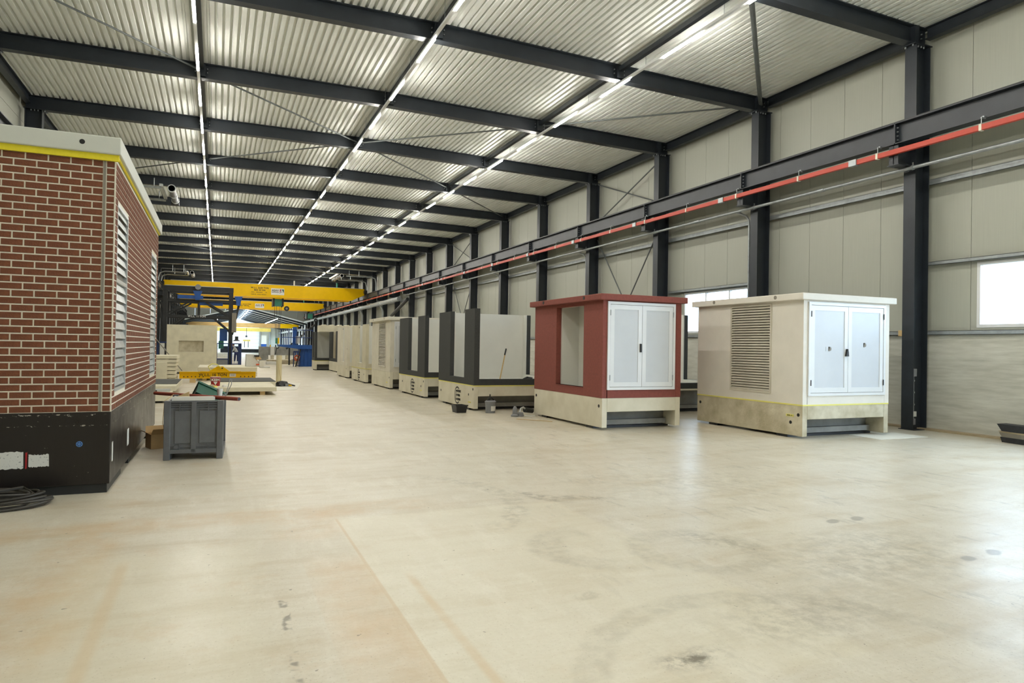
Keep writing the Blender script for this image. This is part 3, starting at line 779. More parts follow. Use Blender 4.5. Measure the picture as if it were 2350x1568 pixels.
MB().tube([(6.53, 15.56, 1.30), (6.562, 15.55, 1.46)], .019, 8).build('handle_grip', M['steel_dark'], o)
r = root('floor_grinder', 'grey floor grinder with black hose lying before the charcoal station', 'grinder', (6.02, 13.55, 0))
for dx in (-.075, .07): MB().lathe([(.08, 0), (.085, .03), (.05, .06)], (6.0+dx, 13.52+dx*.2, 0), 14).build('grinding_disc', M['bucket_grey'], r, smooth=True)
B(5.9, 6.12, 13.47, 13.58, .05, .09).build('chassis', M['bucket_grey'], r, bevel=.01)
MB().lathe([(.05, 0), (.055, .06), (.045, .1), (.02, .14)], (5.94, 13.53, .08), 12).build('motor', M['bucket_grey'], r, smooth=True)
MB().tube([(6.05, 13.53, .09), (6.09, 13.55, .17), (6.16, 13.58, .19), (6.22, 13.6, .15)], .02, 8).build('neck', M['alu'], r, smooth=True)
MB().tube([(6.2, 13.6, .13), (6.42, 13.68, .10)], .055, 10).build('hose', M['black'], r, smooth=True)
MB().tube([(6.1, 13.5, .015), (6.28, 13.42, .012), (6.36, 13.4, .012)], .01, 6).build('cord', M['label'], r)
o = MB().obox((5.75, 13.0, .004), (6.25, 12.35, .004), (1, 1, 0), -.012, .012, 0, .008).build('timber_strip', M['wood']); tag(o, 'thin yellow wooden strip on the floor left of the red station', 'strip')
r = root('hand_tool', 'dark hand tool lying on the sill edge of the open charcoal station', 'tool', (7.3, 16.9, .64))
MB().tube([(7.25, 16.0, .68), (7.4, 16.1, .72), (7.5, 16.0, .70)], .025, 8).build('tool_body', M['rubber'], r); B(7.36, 7.44, 16.0, 16.08, .64, .7).build('tool_head', M['black'], r)
o = B(10.55, 11.75, 8.3, 8.98, .001, .006).build('white_board', M['paper']); tag(o, 'white sheet on the floor under the front of the white station', 'sheet')
# bumper at the right edge
r = root('dock_bumper', 'dark loading bumper with pale stripes lying by the plinth wall', 'bumper', (12.42, 6.7, 0))
P_ = [(12.42, 7.45), (12.36, 7.1), (12.4, 6.7), (12.5, 6.2)]
def strip(z0, z1, d, material, nm):
    b = MB(); v = []
    for i, (x, y) in enumerate(P_):
        e = .05*(1-i/3) ; v += [(x-d+e*.3, y, z0+.0), (x-d, y+(.07 if i == 0 else 0)*z1/.3, z1), (x+.25, y+(.07 if i == 0 else 0)*z1/.3, z1), (x+.25, y, z0)]
    f = [(0, 1, 2, 3), (12, 13, 14, 15)] + [(4*i+a, 4*i+(a+1) % 4, 4*i+4+(a+1) % 4, 4*i+4+a) for i in range(3) for a in range(4)]
    b.add(v, f).build(nm, material, r)
strip(0, .09, 0, M['rubber'], 'lower_profile'); strip(.09, .165, .005, M['seal'], 'middle_profile'); strip(.165, .19, .02, M['curb'], 'pale_strip'); strip(.19, .31, .01, M['rubber'], 'upper_profile')
# small boxes on the near column and wall
r = root('power_socket', 'grey socket and switch boxes with cable on the column nearest the windows', 'socket', (12.6, 9.2, .2))
B(12.56, 12.66, 9.18, 9.235, 1.05, 1.2).build('switch_box', M['bucket_grey'], r); B(12.56, 12.66, 9.18, 9.235, .26, .36).build('socket_box', M['label'], r)
B(12.58, 12.64, 9.185, 9.235, .1, .22).build('junction_box', M['bucket_grey'], r)
MB().tube([(12.61, 9.21, 1.05), (12.61, 9.21, .1)], .01, 6).build('cable', M['galv'], r)
for z in (.95, .72, .48): B(12.6, 12.62, 9.19, 9.235, z, z+.03).build('cable_clip', M['galv'], r)
o = B(12.83, 12.9, 9.55, 9.72, 1.85, 1.97).build('timber_offcut', M['wood']); tag(o, 'small brown timber offcut on the girt beside the nearest column', 'offcut')

# ------------------------------------------------------------------ brick station
BX, BY, BL, BW = -.95, 7.76, 5.35, 2.9
bs = root('brick_station', 'red brick station with white joints on a black base, left foreground', 'station', (BX-BW/2, BY+BL/2, 0))
X0 = BX-BW
bb = MB(); bb.box(X0, BX, BY, BY+BL, .09, .80)
bb.build('black_base', M['bitumen'], bs, bevel=.006)
for a, c_ in ((.03, 1.1), (1.8, 2.1), (BL-1.2, BL-.05)): B(X0+.03, BX-.025, BY+a, BY+c_, 0, .09).build('skid', M['steel_dark'], bs)
VEN = [(7.95, 8.86, .98, 2.9), (11.85, 12.82, .97, 2.87)]
b = MB(); b.box(X0+.015, BX-.10, BY+.002, BY+BL-.012, .80, 3.31)
ye = [BY+.002, VEN[0][1]+1.2, BY+BL-.012]
for (ya, yb_), ve in zip(((ye[0], ye[1]), (ye[1], ye[2])), VEN): frame_wall(b, 'x', BX-.10, .098, ya, yb_, .80, 3.31, ve)
b.build('wall_core', M['mortar'], bs)
NR, CH = 36, .0688
MODL = .1835; bt_ = .0125
zb = .805
def brick_mesh(w, h, d=.006):
    b = MB(); e = .003
    b.add([(0, 0, 0), (w, 0, 0), (w, 0, h), (0, 0, h), (e, -d, e), (w-e, -d, e), (w-e, -d, h-e), (e, -d, h-e)],
          [(4, 5, 6, 7), (0, 1, 5, 4), (1, 2, 6, 5), (2, 3, 7, 6), (3, 0, 4, 7)])
    return b
protos = {}
def put_brick(x, z, w):
    key = round(w, 4)
    if key not in protos:
        protos[key] = brick_mesh(w, CH-bt_).build('brick', M['brick'], bs, local=True); o = protos[key]
    else:
        o = protos[key].copy(); COL.objects.link(o)
    o.location = Vector((x, BY+.002, z))-wpos(bs)
    return o
SEAMX = BX-.095
extra = MB()
for r_ in range(NR):
    z = zb+r_*CH
    put_brick(SEAMX+.020, z, .064)                       # corner brick right of the seam
    off = 0 if r_ % 2 == 0 else MODL/2
    xr = SEAMX-.016; x = xr
    first = True
    while x > X0+.02:
        w = (MODL-bt_ if not first or off == 0 else MODL/2-bt_)
        xl = x-w
        if xl < X0+.02: break
        if x > -2.16: put_brick(xl, z, w)
        else:
            q = brick_mesh(w, CH-bt_); extra.add([(v[0]+xl, v[1]+BY+.002, v[2]+z) for v in q.v], q.f)
        x = xl-bt_; first = False
# side face bricks (too narrow in view to pick apart singly), leaving the two vents out
vents = [(7.95, 8.86, .98, 2.9), (11.85, 12.82, .97, 2.87)]
for r_ in range(NR):
    z = zb+r_*CH; y = BY+.02+(0 if r_ % 2 == 0 else -MODL/2)
    while y < BY+BL-.03:
        y0, y1 = max(y, BY+.02), min(y+MODL-bt_, BY+BL-.02)
        segs = [(y0, y1)]
        for v0, v1, vz0, vz1 in vents:
            if z+CH > vz0 and z < vz1:
                n = []
                for a, c_ in segs:
                    if c_ <= v0 or a >= v1: n.append((a, c_)); continue
                    if a < v0-.02: n.append((a, v0))
                    if c_ > v1+.02: n.append((v1, c_))
                segs = n
        for a, c_ in segs:
            if c_-a < .02: continue
            q = brick_mesh(c_-a, CH-bt_)
            extra.add([(BX-.002-v[1], a+v[0], z+v[2]) for v in q.v], q.f)
        y += MODL
extra.build('side_bricks', M['brick'], bs, kind='stuff')
B(SEAMX-.010, SEAMX+.012, BY-.006, BY+.012, .80, 3.3).build('sealant_joint', M['seal'], bs)
b = MB(); b.box(BX-.008, BX+.004, BY-.004, BY+.008, .80, 3.3); b.build('corner_joint', M['mortar'], bs)
b = MB(); b.box(X0-.03, BX+.03, BY-.03, BY-.003, 3.27, 3.335); b.box(BX+.003, BX+.022, BY, BY+BL, 3.312, 3.335); b.build('foam_seal', M['foam'], bs)
B(X0-.06, BX+.05, BY-.06, BY+BL+.05, 3.33, 3.5).build('roof_slab', M['fascia'], bs, bevel=.01)
MB().lathe([(.024, 0), (.024, .02)], (-1.23, BY-.063, 3.42), 14, 'y').build('lifting_hole', M['black'], bs)
for v0, v1, z0, z1 in vents:
    b = MB(); w = .035; xx = BX-.027
    for a, c_, p, q in ((v0, v0+w, z0, z1), (v1-w, v1, z0, z1), (v0+w, v1-w, z0, z0+w), (v0+w, v1-w, z1-w, z1)): b.box(xx-.02, xx+.03, a, c_, p, q)
    zm = 2.13; b.box(xx-.02, xx+.028, v0+w, v1-w, zm-.03, zm+.01)
    fr = b.build('vent_frame', M['alu'], bs)
    B(xx-.012, xx-.006, v0+w, v1-w, z0+w, z1-w).build('vent_back', M['seal'], fr)
    first = None; n = 0; z = z0+w+.02
    while z < z1-w-.06:
        if not (zm-.1 < z < zm+.012):
            poly = [(xx+.018, z), (xx+.024, z), (xx+.004, z+.075), (xx-.004, z+.075)]
            if first is None: first = MB().prism(poly, 'y', v0+w, v1-w).build('vent_slat', M['alu'], fr); zf_ = z
            else: c1 = first.copy(); COL.objects.link(c1); c1.location = (0, 0, z-zf_)
        z += .098
# worn paper stickers and mark on the base
def ragged(parent, x0, x1, z0, z1, y, name, material, face='y'):
    b = MB(); pts = []; n = 22
    for i in range(n+1): pts.append((x0+(x1-x0)*i/n, z0+random.uniform(-.004, .008)))
    for i in range(n+1): pts.append((x1+random.uniform(-.004, .004) if i == 0 else x1-(x1-x0)*i/n, z1+random.uniform(-.008, .005)))
    if face == 'y': b.prism(pts, 'y', y-.004, y-.001)
    else: b.prism(pts, 'x', y+.001, y+.004)
    return b.build(name, material, parent)
ragged(bs, -2.05, -1.66, .275, .44, BY, 'torn_sticker', M['torn']); ragged(bs, -1.62, -1.455, .285, .405, BY, 'torn_sticker', M['torn'])
ragged(bs, -1.645, -1.632, .275, .43, BY-.001, 'sticker_strip', M['sred'])
ragged(bs, 9.15, 9.3, .27, .46, BX, 'torn_sticker', M['torn'], 'x'); ragged(bs, 7.87, 7.94, .29, .48, BX, 'torn_sticker', M['torn'], 'x')
MB().lathe([(.028, 0), (.028, .004)], (-1.21, BY-.005, .49), 18, 'y').build('blue_mark', M['bluemark'], bs)
b = MB()
for i in range(6):
    a = i*math.pi/3; b.box(-1.21+.017*math.cos(a)-.005, -1.21+.017*math.cos(a)+.005, BY-.0075, BY-.0045, .49+.017*math.sin(a)-.005, .49+.017*math.sin(a)+.005)
b.build('mark_spots', M['navy'], bs)
# cable coil
r = root('cable_coil', 'tangled coil of dark rubber cable on the floor before the brick station', 'cable', (-1.85, 7.45, 0))
cx_, cy_ = -1.76, 7.42
for i in range(9):
    rad = .42-.022*i+random.uniform(-.03, .03); ox, oy = random.uniform(-.07, .07), random.uniform(-.05, .05); z = .014+.022*(i//2)
    ph = random.random()*6
    pts = [(cx_+ox+rad*1.05*math.cos(t), cy_+oy+rad*.62*math.sin(t), z+.015+.014*math.sin(2*t+ph)) for t in (2*math.pi*j/36 for j in range(36))]
    MB().tube(pts, .013, 6, closed=True).build('cable_loop', M['cable'], r, smooth=True)
MB().tube([(cx_-.1, cy_-.1, .14), (cx_+.15, cy_+.12, .14), (cx_+.3, cy_+.02, .06), (cx_+.2, cy_-.2, .03), (cx_-.1, cy_-.25, .02)], .013, 6).build('cable_loop', M['cable'], r, smooth=True)
MB().tube([(-2.0, 7.2, .17), (-1.88, 7.23, .15)], .03, 10).build('plug', M['label'], r, smooth=True)

# ------------------------------------------------------------------ box pallet with its contents
px, py = -.23, 10.18
bp = root('pallet_box', 'grey plastic pallet box on runners beside the brick station', 'container', (px, py, 0), -.04)
hw, hd, H = .345, .58, .75
for sx in (-1, 1):
    for sy_ in (-1, 1):
        x0, x1 = sorted((sx*hw, sx*(hw-.075))); y0, y1 = sorted((sy_*hd, sy_*(hd-.075))); B(x0, x1, y0, y1, 0, H).build('corner_post', M['greybox'], bp, local=True, bevel=.006)
b = MB()
b.box(-hw+.075, hw-.075, -hd+.025, -hd+.045, .1, H-.01); b.box(-hw+.075, hw-.075, hd-.045, hd-.025, .1, H-.01)
b.box(-hw+.025, -hw+.045, -hd+.075, hd-.075, .1, H-.01); b.box(hw-.045, hw-.025, -hd+.075, hd-.075, .1, H-.01); b.box(-hw+.03, hw-.03, -hd+.03, hd-.03, .1, .12)
b.build('side_wall', M['greybox'], bp, local=True)
b = MB(); yf = -hd
b.box(-.028, .028, yf, yf+.03, .1, H); b.box(-hw+.075, hw-.075, yf, yf+.03, .085, .135); b.box(-hw+.075, hw-.075, yf, yf+.03, H-.02, H)
for z in (H-.045, H-.075, H-.105): b.box(-hw+.075, hw-.075, yf+.006, yf+.03, z, z+.008)
b.box(-hw+.075, hw-.075, yf+.006, yf+.03, .165, .173)
for x in (-.165, .165): b.box(x-.005, x+.005, yf+.006, yf+.03, H-.13, H-.02); b.box(x-.005, x+.005, yf+.006, yf+.03, .135, .2)
b.build('front_ribs', M['greybox'], bp, local=True)
for a, c_ in ((-.225, -.035), (.06, .25)): B(a, c_, yf+.014, yf+.03, .205, .62).build('front_panel', M['greybox'], bp, local=True, bevel=.01)
MB().lathe([(.026, 0), (.026, .03), (.016, .03), (.016, .005)], (-.2, yf-.0, .165), 14, 'y').build('drain_plug', M['greybox'], bp, local=True)
for sx in (-1, 1):
    x0, x1 = sorted((sx*hw, sx*(hw-.08))); B(x0, x1, -hd+.075, hd-.075, 0, .085).build('runner', M['greybox'], bp, local=True)
Rz = Matrix.Rotation(-.04, 3, 'Z')
def bpw(x, y, z): v = Rz @ Vector((x, y, 0)); return (px+v.x, py+v.y, z)
o = MB().tube([(-.83, 11.4, .732), (.275, 9.55, .768)], .026, 14).build('plastic_pipe', M['pipe'], smooth=True); tag(o, 'long brown plastic pipe lying across the grey pallet box', 'pipe')
MB().tube([(.2735, 9.5525, .768), (.2775, 9.546, .768)], .019, 14).build('pipe_mouth', M['black'], o)
o = MB().obox(bpw(-.24, -.53, .752), bpw(.22, -.53, .752), Rz @ Vector((0, 1, 0)), -.03, .03, 0, .05).build('white_batten', M['paper']); tag(o, 'white boxed batten on the front rim of the grey pallet box', 'batten')
MB().obox(bpw(-.26, -.53, .752), bpw(-.232, -.53, .752), Rz @ Vector((0, 1, 0)), -.028, .028, 0, .046).build('end_cap', M['label'], o)
MB().obox(bpw(.215, -.53, .752), bpw(.24, -.53, .752), Rz @ Vector((0, 1, 0)), -.028, .028, 0, .044).build('end_cap', M['label'], o)
b = MB(); q = [bpw(-.29, -.2, .75), bpw(-.09, -.2, .75), bpw(-.09, -.2, .84)]; q2 = [bpw(-.29, -.12, .75), bpw(-.09, -.12, .75), bpw(-.09, -.12, .84)]
b.add(q+q2, [(0, 1, 2), (5, 4, 3), (0, 3, 4, 1), (1, 4, 5, 2), (2, 5, 3, 0)]); o = b.build('timber_wedge', M['wood']); tag(o, 'pale timber wedge sticking out of the grey pallet box', 'wedge')
# green crate, tilted on the box
gc = root('green_crate', 'green plastic crate tipped over on top of the grey pallet box', 'crate', (-.14, 10.78, .64), -.04)
gc.rotation_euler = (math.radians(-48), math.radians(26), -.04)
b = MB(); w_, d_, h_ = .2, .157, .157; t_ = .01
v = []
for s_, z in ((.86, -.02), (1, h_), (.95, h_), (.82, 0)): v += [(-w_*s_, -d_*s_, z), (w_*s_, -d_*s_, z), (w_*s_, d_*s_, z), (-w_*s_, d_*s_, z)]
b.add(v, [(0, 1, 2, 3), (12, 13, 14, 15)]+[(4*k_+i, 4*k_+(i+1) % 4, 4*k_+4+(i+1) % 4, 4*k_+4+i) for k_ in range(3) for i in range(4)]); b.build('crate_body', M['dgreen'], gc, local=True)
b = MB()
for x0, x1, y0, y1 in ((-w_-.014, w_+.014, -d_-.014, -d_), (-w_-.014, w_+.014, d_, d_+.014), (-w_-.014, -w_, -d_, d_), (w_, w_+.014, -d_, d_)): b.box(x0, x1, y0, y1, h_-.025, h_+.006)
b.build('crate_rim', M['dgreen'], gc, local=True)
lo_ = [bpw(.36, -.05, .80), bpw(.39, -.05, .93), bpw(.405, -.05, 1.0), bpw(.425, -.05, 1.0), bpw(.425, -.05, .93), bpw(.37, -.05, .80), bpw(.33, -.05, .76)]
o = MB().tube(lo_, .005, 6).build('wire_sling', M['galv']); tag(o, 'thin wire rope loop standing out of the grey pallet box', 'sling')
o = MB().tube([bpw(-.31, .2, .78), bpw(-.41, .1, .7), bpw(-.42, .05, .4), bpw(-.37, 0, .25)], .004, 6).build('loose_wire', M['wood']); tag(o, 'thin pale wire hanging down the side of the grey pallet box', 'wire')
r = root('paper_cup', 'white paper cup on the right rim of the grey pallet box', 'cup', bpw(.27, .25, .75))
MB().lathe([(.03, 0), (.038, .1), (.034, .1), (.027, .005)], bpw(.27, .25, .752), 14).build('cup_body', M['label'], r, smooth=True)
# cardboard carton
cb = root('cardboard_carton', 'open brown cardboard carton on the floor between brick station and pallet box', 'carton', (-.72, 10.86, 0), .35)
b = MB(); w_, d_, h_ = .15, .13, .2
b.box(-w_, w_, -d_, -d_+.006, 0, h_); b.box(-w_, w_, d_-.006, d_, 0, h_); b.box(-w_, -w_+.006, -d_, d_, 0, h_); b.box(w_-.006, w_, -d_, d_, 0, h_); b.box(-w_, w_, -d_, d_, 0, .006)
b.build('carton_body', M['card'], cb, local=True)
for pts in ([(-w_, -d_, h_), (w_, -d_, h_), (w_-.01, -d_-.05, h_+.075), (-w_+.01, -d_-.05, h_+.075)], [(-w_, d_, h_), (w_, d_, h_), (w_-.01, d_+.04, h_+.09), (-w_+.01, d_+.04, h_+.09)],
            [(-w_, -d_, h_), (-w_, d_, h_), (-w_-.08, d_-.01, h_+.05), (-w_-.08, -d_+.01, h_+.05)], [(w_, -d_, h_), (w_, d_, h_), (w_+.05, d_-.01, h_+.09), (w_+.05, -d_+.01, h_+.09)]):
    MB().add(pts+[(p[0], p[1], p[2]+.004) for p in pts], [(0, 1, 2, 3), (7, 6, 5, 4), (0, 4, 5, 1), (1, 5, 6, 2), (2, 6, 7, 3), (3, 7, 4, 0)]).build('flap', M['card'], cb, local=True)

# ------------------------------------------------------------------ slabs and gear on the left
for i in range(7):
    z = .06+i*.137; x1 = -1.32-(.03 if i < 5 else 0)
    o = B(-3.3+.02*(i % 3), x1+random.uniform(-.015, .015), 27.3+random.uniform(-.03, .03), 29.25, z, z+.115).build('concrete_slab', M['slab'], bevel=.006)
    tag(o, 'pale concrete slab, %s from the bottom of the stack beside the brick station' % ORD[i], 'slab', 'slabs stacked beside the brick station')
    for xx in (-3.0, -1.7):
        B(xx, xx+.12, 27.35, 29.2, z-.022, z).build('spacer_batten', M['curb'], o)
o = B(-2.0, -1.62, 26.9, 27.24, 0, .78).build('concrete_offcut', M['slab'], bevel=.006); tag(o, 'narrow pale concrete block before the slab stack', 'block')
def bslab(name, label, x0, x1, y0, y1, z0, z1, mat_=None, top=None, legs=True):
    r = root(name, label, 'slab', ((x0+x1)/2, (y0+y1)/2, 0))
    B(x0, x1, y0, y1, z0, z1).build('slab_body', mat_ or M['slab'], r, bevel=.006)
    if legs:
        for xx in (x0+.12, x1-.45):
            for yy in (y0+.05, y1-.35): B(xx, xx+.14, yy, yy+.2, 0, z0).build('support_block', M['wood'], r)
    if top: B(x0+.03, x1-.02, y0+(y1-y0)*top, y1-.02, z1, z1+.012).build('dark_mat', M['mat_dark'], r)
    return r
bslab('low_slab', 'long pale slab on timber blocks with red bucket on it', -.42, 1.62, 21.0, 23.9, .1, .22)
r = root('floor_slab', 'low slab under a dark grey mat behind the red bucket', 'slab', (.7, 25.6, 0))
B(-.05, 1.85, 24.4, 27.0, .05, .2).build('slab_body', M['slab'], r); B(-.05, 1.85, 24.4, 27.0, .2, .215).build('dark_mat', M['mat_dark'], r)
for xx in (0.05, 1.5):
    for yy in (24.5, 26.6): B(xx, xx+.15, yy, yy+.2, 0, .05).build('support_block', M['wood'], r)
bslab('low_slab', 'pale slab under a black mat beside the brick station', -2.7, -1.0, 20.6, 24.3, .16, .3, top=.25)
o = B(-2.4, -1.05, 18.6, 20.2, .05, .2).build('low_slab', M['slab'], bevel=.006); tag(o, 'small pale slab behind the grey pallet box', 'slab'); B(-2.3, -1.2, 18.8, 20, 0, .05).build('support_block', M['steel_dark'], o)
o = B(-2.1, -1.1, 19.7, 20.1, .201, .26).build('aluminium_profile', M['alu']); tag(o, 'aluminium profile lying on the small pale slab', 'profile')
for xx in (-1.75, -1.45): B(xx, xx+.06, 19.695, 19.7, .215, .245).build('profile_slot', M['black'], o)
for i, (z0, z1, dx) in enumerate(((.16, .31, 0), (.36, .52, .05))):
    o = B(-.72+dx, 1.5, 29.2, 32.6, z0, z1).build('wall_slab', M['slab'], bevel=.008); tag(o, ('lower' if i == 0 else 'upper')+' of the two big pale slabs behind the yellow lifting beam', 'slab', 'two big slabs behind the lifting beam')
    for xx in (-.5, 1.1): B(xx, xx+.15, 29.3, 32.4, z0-(.16 if i == 0 else .05), z0).build('spacer_batten', M['wood'], o)
# yellow lifting beam
lb = root('lifting_beam', 'yellow lifting beam with black load lettering lying before the big slabs', 'beam', (.05, 27.9, 0))
MB().ibeam((-1.25, 27.9, .40), (1.38, 27.9, .40), (0, 1, 0), .2, .25, .02, .03).build('girder', M['yellow'], lb)
b = MB(); b.prism([(-.28, .40), (.48, .40), (.22, .60), (.02, .60)], 'y', 27.88, 27.92); b.build('lifting_eye_plate', M['yellow'], lb)
B(-.55, .85, 27.83, 27.97, .40, .415).build('top_plate', M['yellow'], lb)
MB().lathe([(.03, 0), (.03, .1)], (.2, 27.85, .53), 10, 'y').build('shackle_pin', M['steel_dark'], lb)
MB().tube([(-.2, 27.8, .45), (-.28, 27.8, .6), (-.15, 27.8, .7), (.0, 27.8, .68), (.16, 27.8, .56)], .02, 8).build('yellow_strap', M['tape'], lb, smooth=True)
for x in [-1.1+.13*i for i in range(6)] + [.85+.14*i for i in range(4)]: MB().lathe([(.022, 0), (.022, .005)], (x, 27.88, .215), 10, 'y').build('pin_hole', M['black'], lb)
txt(lb, 'W.L.L. 16 TON', .15, (-.6, 27.882, .28), M['text'], align='LEFT', bold=.002)
B(.46, .68, 27.875, 27.883, .21, .33).build('maker_plate', M['label'], lb); txt(lb, 'ASAV', .07, (.57, 27.874, .27), M['text'], sx=.8)
for xx in (-.9, .9): B(xx, xx+.2, 27.75, 28.05, 0, .15).build('support_block', M['wood'], lb)
# red bucket, scraps
r = pail('paint_bucket', 'red and white paint bucket with white lettering standing on the long slab', 'bucket', (-.02, 21.9, .22), .12, .135, .24, M['bucket_red'])
MB().lathe([(.142, 0), (.142, .03)], (-.02, 21.9, .455), 20).build('rim', M['label'], r)
txt(r, 'KEIM', .1, (-.02, 21.762, .40), M['textw'], bold=.004); b = MB(); b.prism([(-.075, .345), (.035, .345), (-.02, .25)], 'y', 21.762, 21.768); b.build('white_triangle', M['textw'], r)
MB().tube([(-.155, 21.9, .45), (-.16, 21.85, .4)], .008, 6).build('handle', M['label'], r)
for i, (x, y, s_, mt, lb_) in enumerate(((-.22, 21.6, .05, 'label', 'white scrap left of the red bucket'), (-.12, 21.35, .09, 'curb', 'pale offcut with slot before the red bucket'), (-.02, 21.2, .06, 'tape', 'yellow pad before the red bucket'), (.22, 21.4, .08, 'label', 'crumpled white wrapper right of the red bucket'))):
    o = MB().lathe([(s_, 0), (s_*.9, s_*.5), (s_*.4, s_*.8)], (x, y, .22), 7).build('scrap', M[mt]); tag(o, lb_, 'scrap')
o = B(-.15, 0.02, 30.3, 30.42, .52, .60).build('foam_block', M['label']); tag(o, 'small white block on the upper big slab', 'block')
# cream card tube, jacket, white board
r = root('card_tube', 'cream cardboard tube standing upright on the floor', 'tube', (2.16, 27.1, 0))
MB().lathe([(.1, 0), (.1, 1.05), (.09, 1.05), (.09, .1)], (2.16, 27.1, 0), 20).build('tube_body', M['tube_cream'], r, smooth=True)
MB().tube([(2.16-.04+.0, 27.0, .75), (2.17, 26.995, .4), (2.22, 27.01, .2), (2.2, 27.0, .02)], .006, 5).build('seam', M['wood'], r)
o = MB().add([(1.66, 22.9, .001), (2.4, 23.1, .001), (2.95, 26.9, .001), (2.0, 27.0, .001), (1.66, 22.9, .01), (2.4, 23.1, .01), (2.95, 26.9, .01), (2.0, 27.0, .01)], [(0, 3, 2, 1), (4, 5, 6, 7), (0, 1, 5, 4), (1, 2, 6, 5), (2, 3, 7, 6), (3, 0, 4, 7)]).build('white_board', M['paper']); tag(o, 'large white board lying flat beside the long slab', 'board')
r = root('tool_bag', 'slumped black tool bag with yellow tip on the white board', 'bag', (2.12, 25.0, 0))
b = MB(); rng = random.Random(3); n = 12; v = []; pr = [(.0, .17), (.13, .16), (.2, .07), (.23, .012)]
for rr, z in pr[1:]:
    for j in range(n): a = 2*math.pi*j/n; q = rng.uniform(.75, 1.2); v.append((2.12+rr*q*1.2*math.cos(a), 25.0+rr*q*.8*math.sin(a), z*rng.uniform(.8, 1.3)))
v.append((2.08, 25, .2)); b.add(v, [(36, j, (j+1) % n) for j in range(n)]+[(k_*n+j, (k_+1)*n+j, (k_+1)*n+(j+1) % n, k_*n+(j+1) % n) for k_ in range(2) for j in range(n)]); b.build('bag_body', M['black'], r)
MB().tube([(2.3, 24.85, .05), (2.4, 24.8, .04)], .025, 8).build('yellow_tip', M['yellow'], r); MB().tube([(2.25, 25, .1), (2.4, 24.92, .06), (2.52, 24.85, .03)], .025, 8).build('strap', M['black'], r)
B(2.2, 2.3, 24.78, 24.84, .02, .1).build('grey_pouch', M['bucket_grey'], r)
# white container heap on the big slabs
r = root('white_tote', 'worn white tote full of scraps at the far end of the big slabs', 'tote', (1.45, 30.5, .52))
b = MB(); b.prism([(1.1, .52), (1.62, .52), (1.55, .86), (1.42, 1.04), (1.12, 1.04)], 'y', 30.2, 31.0); b.build('tote_body', M['label'], r, bevel=.02)
b = MB(); b.prism([(1.5, .8), (1.72, .83), (1.62, .98), (1.46, 1.0)], 'y', 30.15, 30.9); b.build('cardboard_piece', M['card'], r)
B(1.42, 1.62, 30.1, 30.4, .93, 1.0).build('black_piece', M['black'], r); B(1.62, 1.82, 30.2, 30.5, .52, .76).build('white_jug', M['paper'], r, bevel=.02); B(1.5, 1.62, 30.05, 30.15, .58, .64).build('red_cap', M['orange'], r)
# standing concrete panel with recess
r = root('wall_element', 'tall pale concrete panel with a recessed opening, standing on edge', 'panel', (-1.15, 38.1, 0))
b = MB(); frame_wall(b, 'y', 38.0, .2, -2.3, 0, .0, 2.36, (-1.76, -.62, 1.0, 1.56)); b.build('panel_body', M['slab'], r)
B(-1.76, -.62, 38.1, 38.2, 1.0, 1.56).build('recess_back', M['conc_dirty'], r)
b = MB()
for a, c_, p, q in ((-1.80, -.58, .96, 1.0), (-1.80, -.58, 1.56, 1.60), (-1.80, -1.76, 1.0, 1.56), (-.62, -.58, 1.0, 1.56)): b.box(a, c_, 37.99, 38.0, p, q)
b.build('recess_rim', M['conc'], r)
o = MB().tube([(-2.55, 33.0, 1.8), (-1.2, 28.6, .42)], .018, 8).build('prop_bar', M['seal']); tag(o, 'slanting prop bar in front of the slab stack', 'bar'); 
MB().tube([(-2.0, 31.3, 1.25), (-1.9, 30.95, 1.14)], .03, 8).build('turnbuckle', M['steel_dark'], o)
o = B(-1.42, -.9, 28.35, 28.7, .3, .36).build('bar_foot', M['steel_dark'], o)

# ------------------------------------------------------------------ tilting frame with blue gear
YF = 47.5
tf = root('tilting_frame', 'black steel gantry frame with blue carriages behind the standing panel', 'frame', (-1.1, YF, 0))
def bar(p, q, w, nm='frame_bar', mt='steel_dark'): MB().obox(p, q, (0, 1, 0) if abs((Vector(q)-Vector(p)).normalized().y) < .9 else (1, 0, 0), -w/2, w/2, -w/2, w/2).build(nm, M[mt], tf)
for yy in (YF, YF+2.4):
    bar((-3.0, yy, 0), (-3.0, yy, 5.0), .24, 'post'); bar((.8, yy, 0), (.8, yy, 5.0), .22, 'post')
    bar((-3.1, yy, 4.85), (.92, yy, 4.85), .3, 'top_beam')
    bar((-3.3, yy, 4.12), (1.35, yy, 4.12), .14, 'upper_chord'); bar((-3.0, yy, 3.12), (.8, yy, 3.12), .14, 'lower_chord')
    bar((-2.9, yy, 3.25), (-1.6, yy, 4.05), .1, 'diagonal'); bar((-.7, yy, 4.05), (.7, yy, 3.2), .1, 'diagonal'); bar((-1.12, yy, 3.1), (-1.12, yy, 4.1), .1, 'mid_post')
    bar((-.2, yy, 3.05), (.75, yy, 2.2), .1, 'diagonal'); bar((-2.0, yy, 3.05), (-2.95, yy, 2.2), .1, 'diagonal')
    bar((1.3, yy, 4.1), (.9, yy, 2.0), .1, 'outer_brace'); bar((-3.4, yy, 4.1), (-3.05, yy, 2.0), .1, 'outer_brace')
for x in (-3.0, .8): bar((x, YF, 4.85), (x, YF+2.4, 4.85), .2, 'side_beam')
B(-3.0, .7, YF-.17, YF+.1, 5.0, 5.03).build('cover_plate', M['alu'], tf)
txt(tf, 'W.L.L. 11 TON', .16, (-1.2, YF-.075, 3.12), M['textw'], bold=.004)
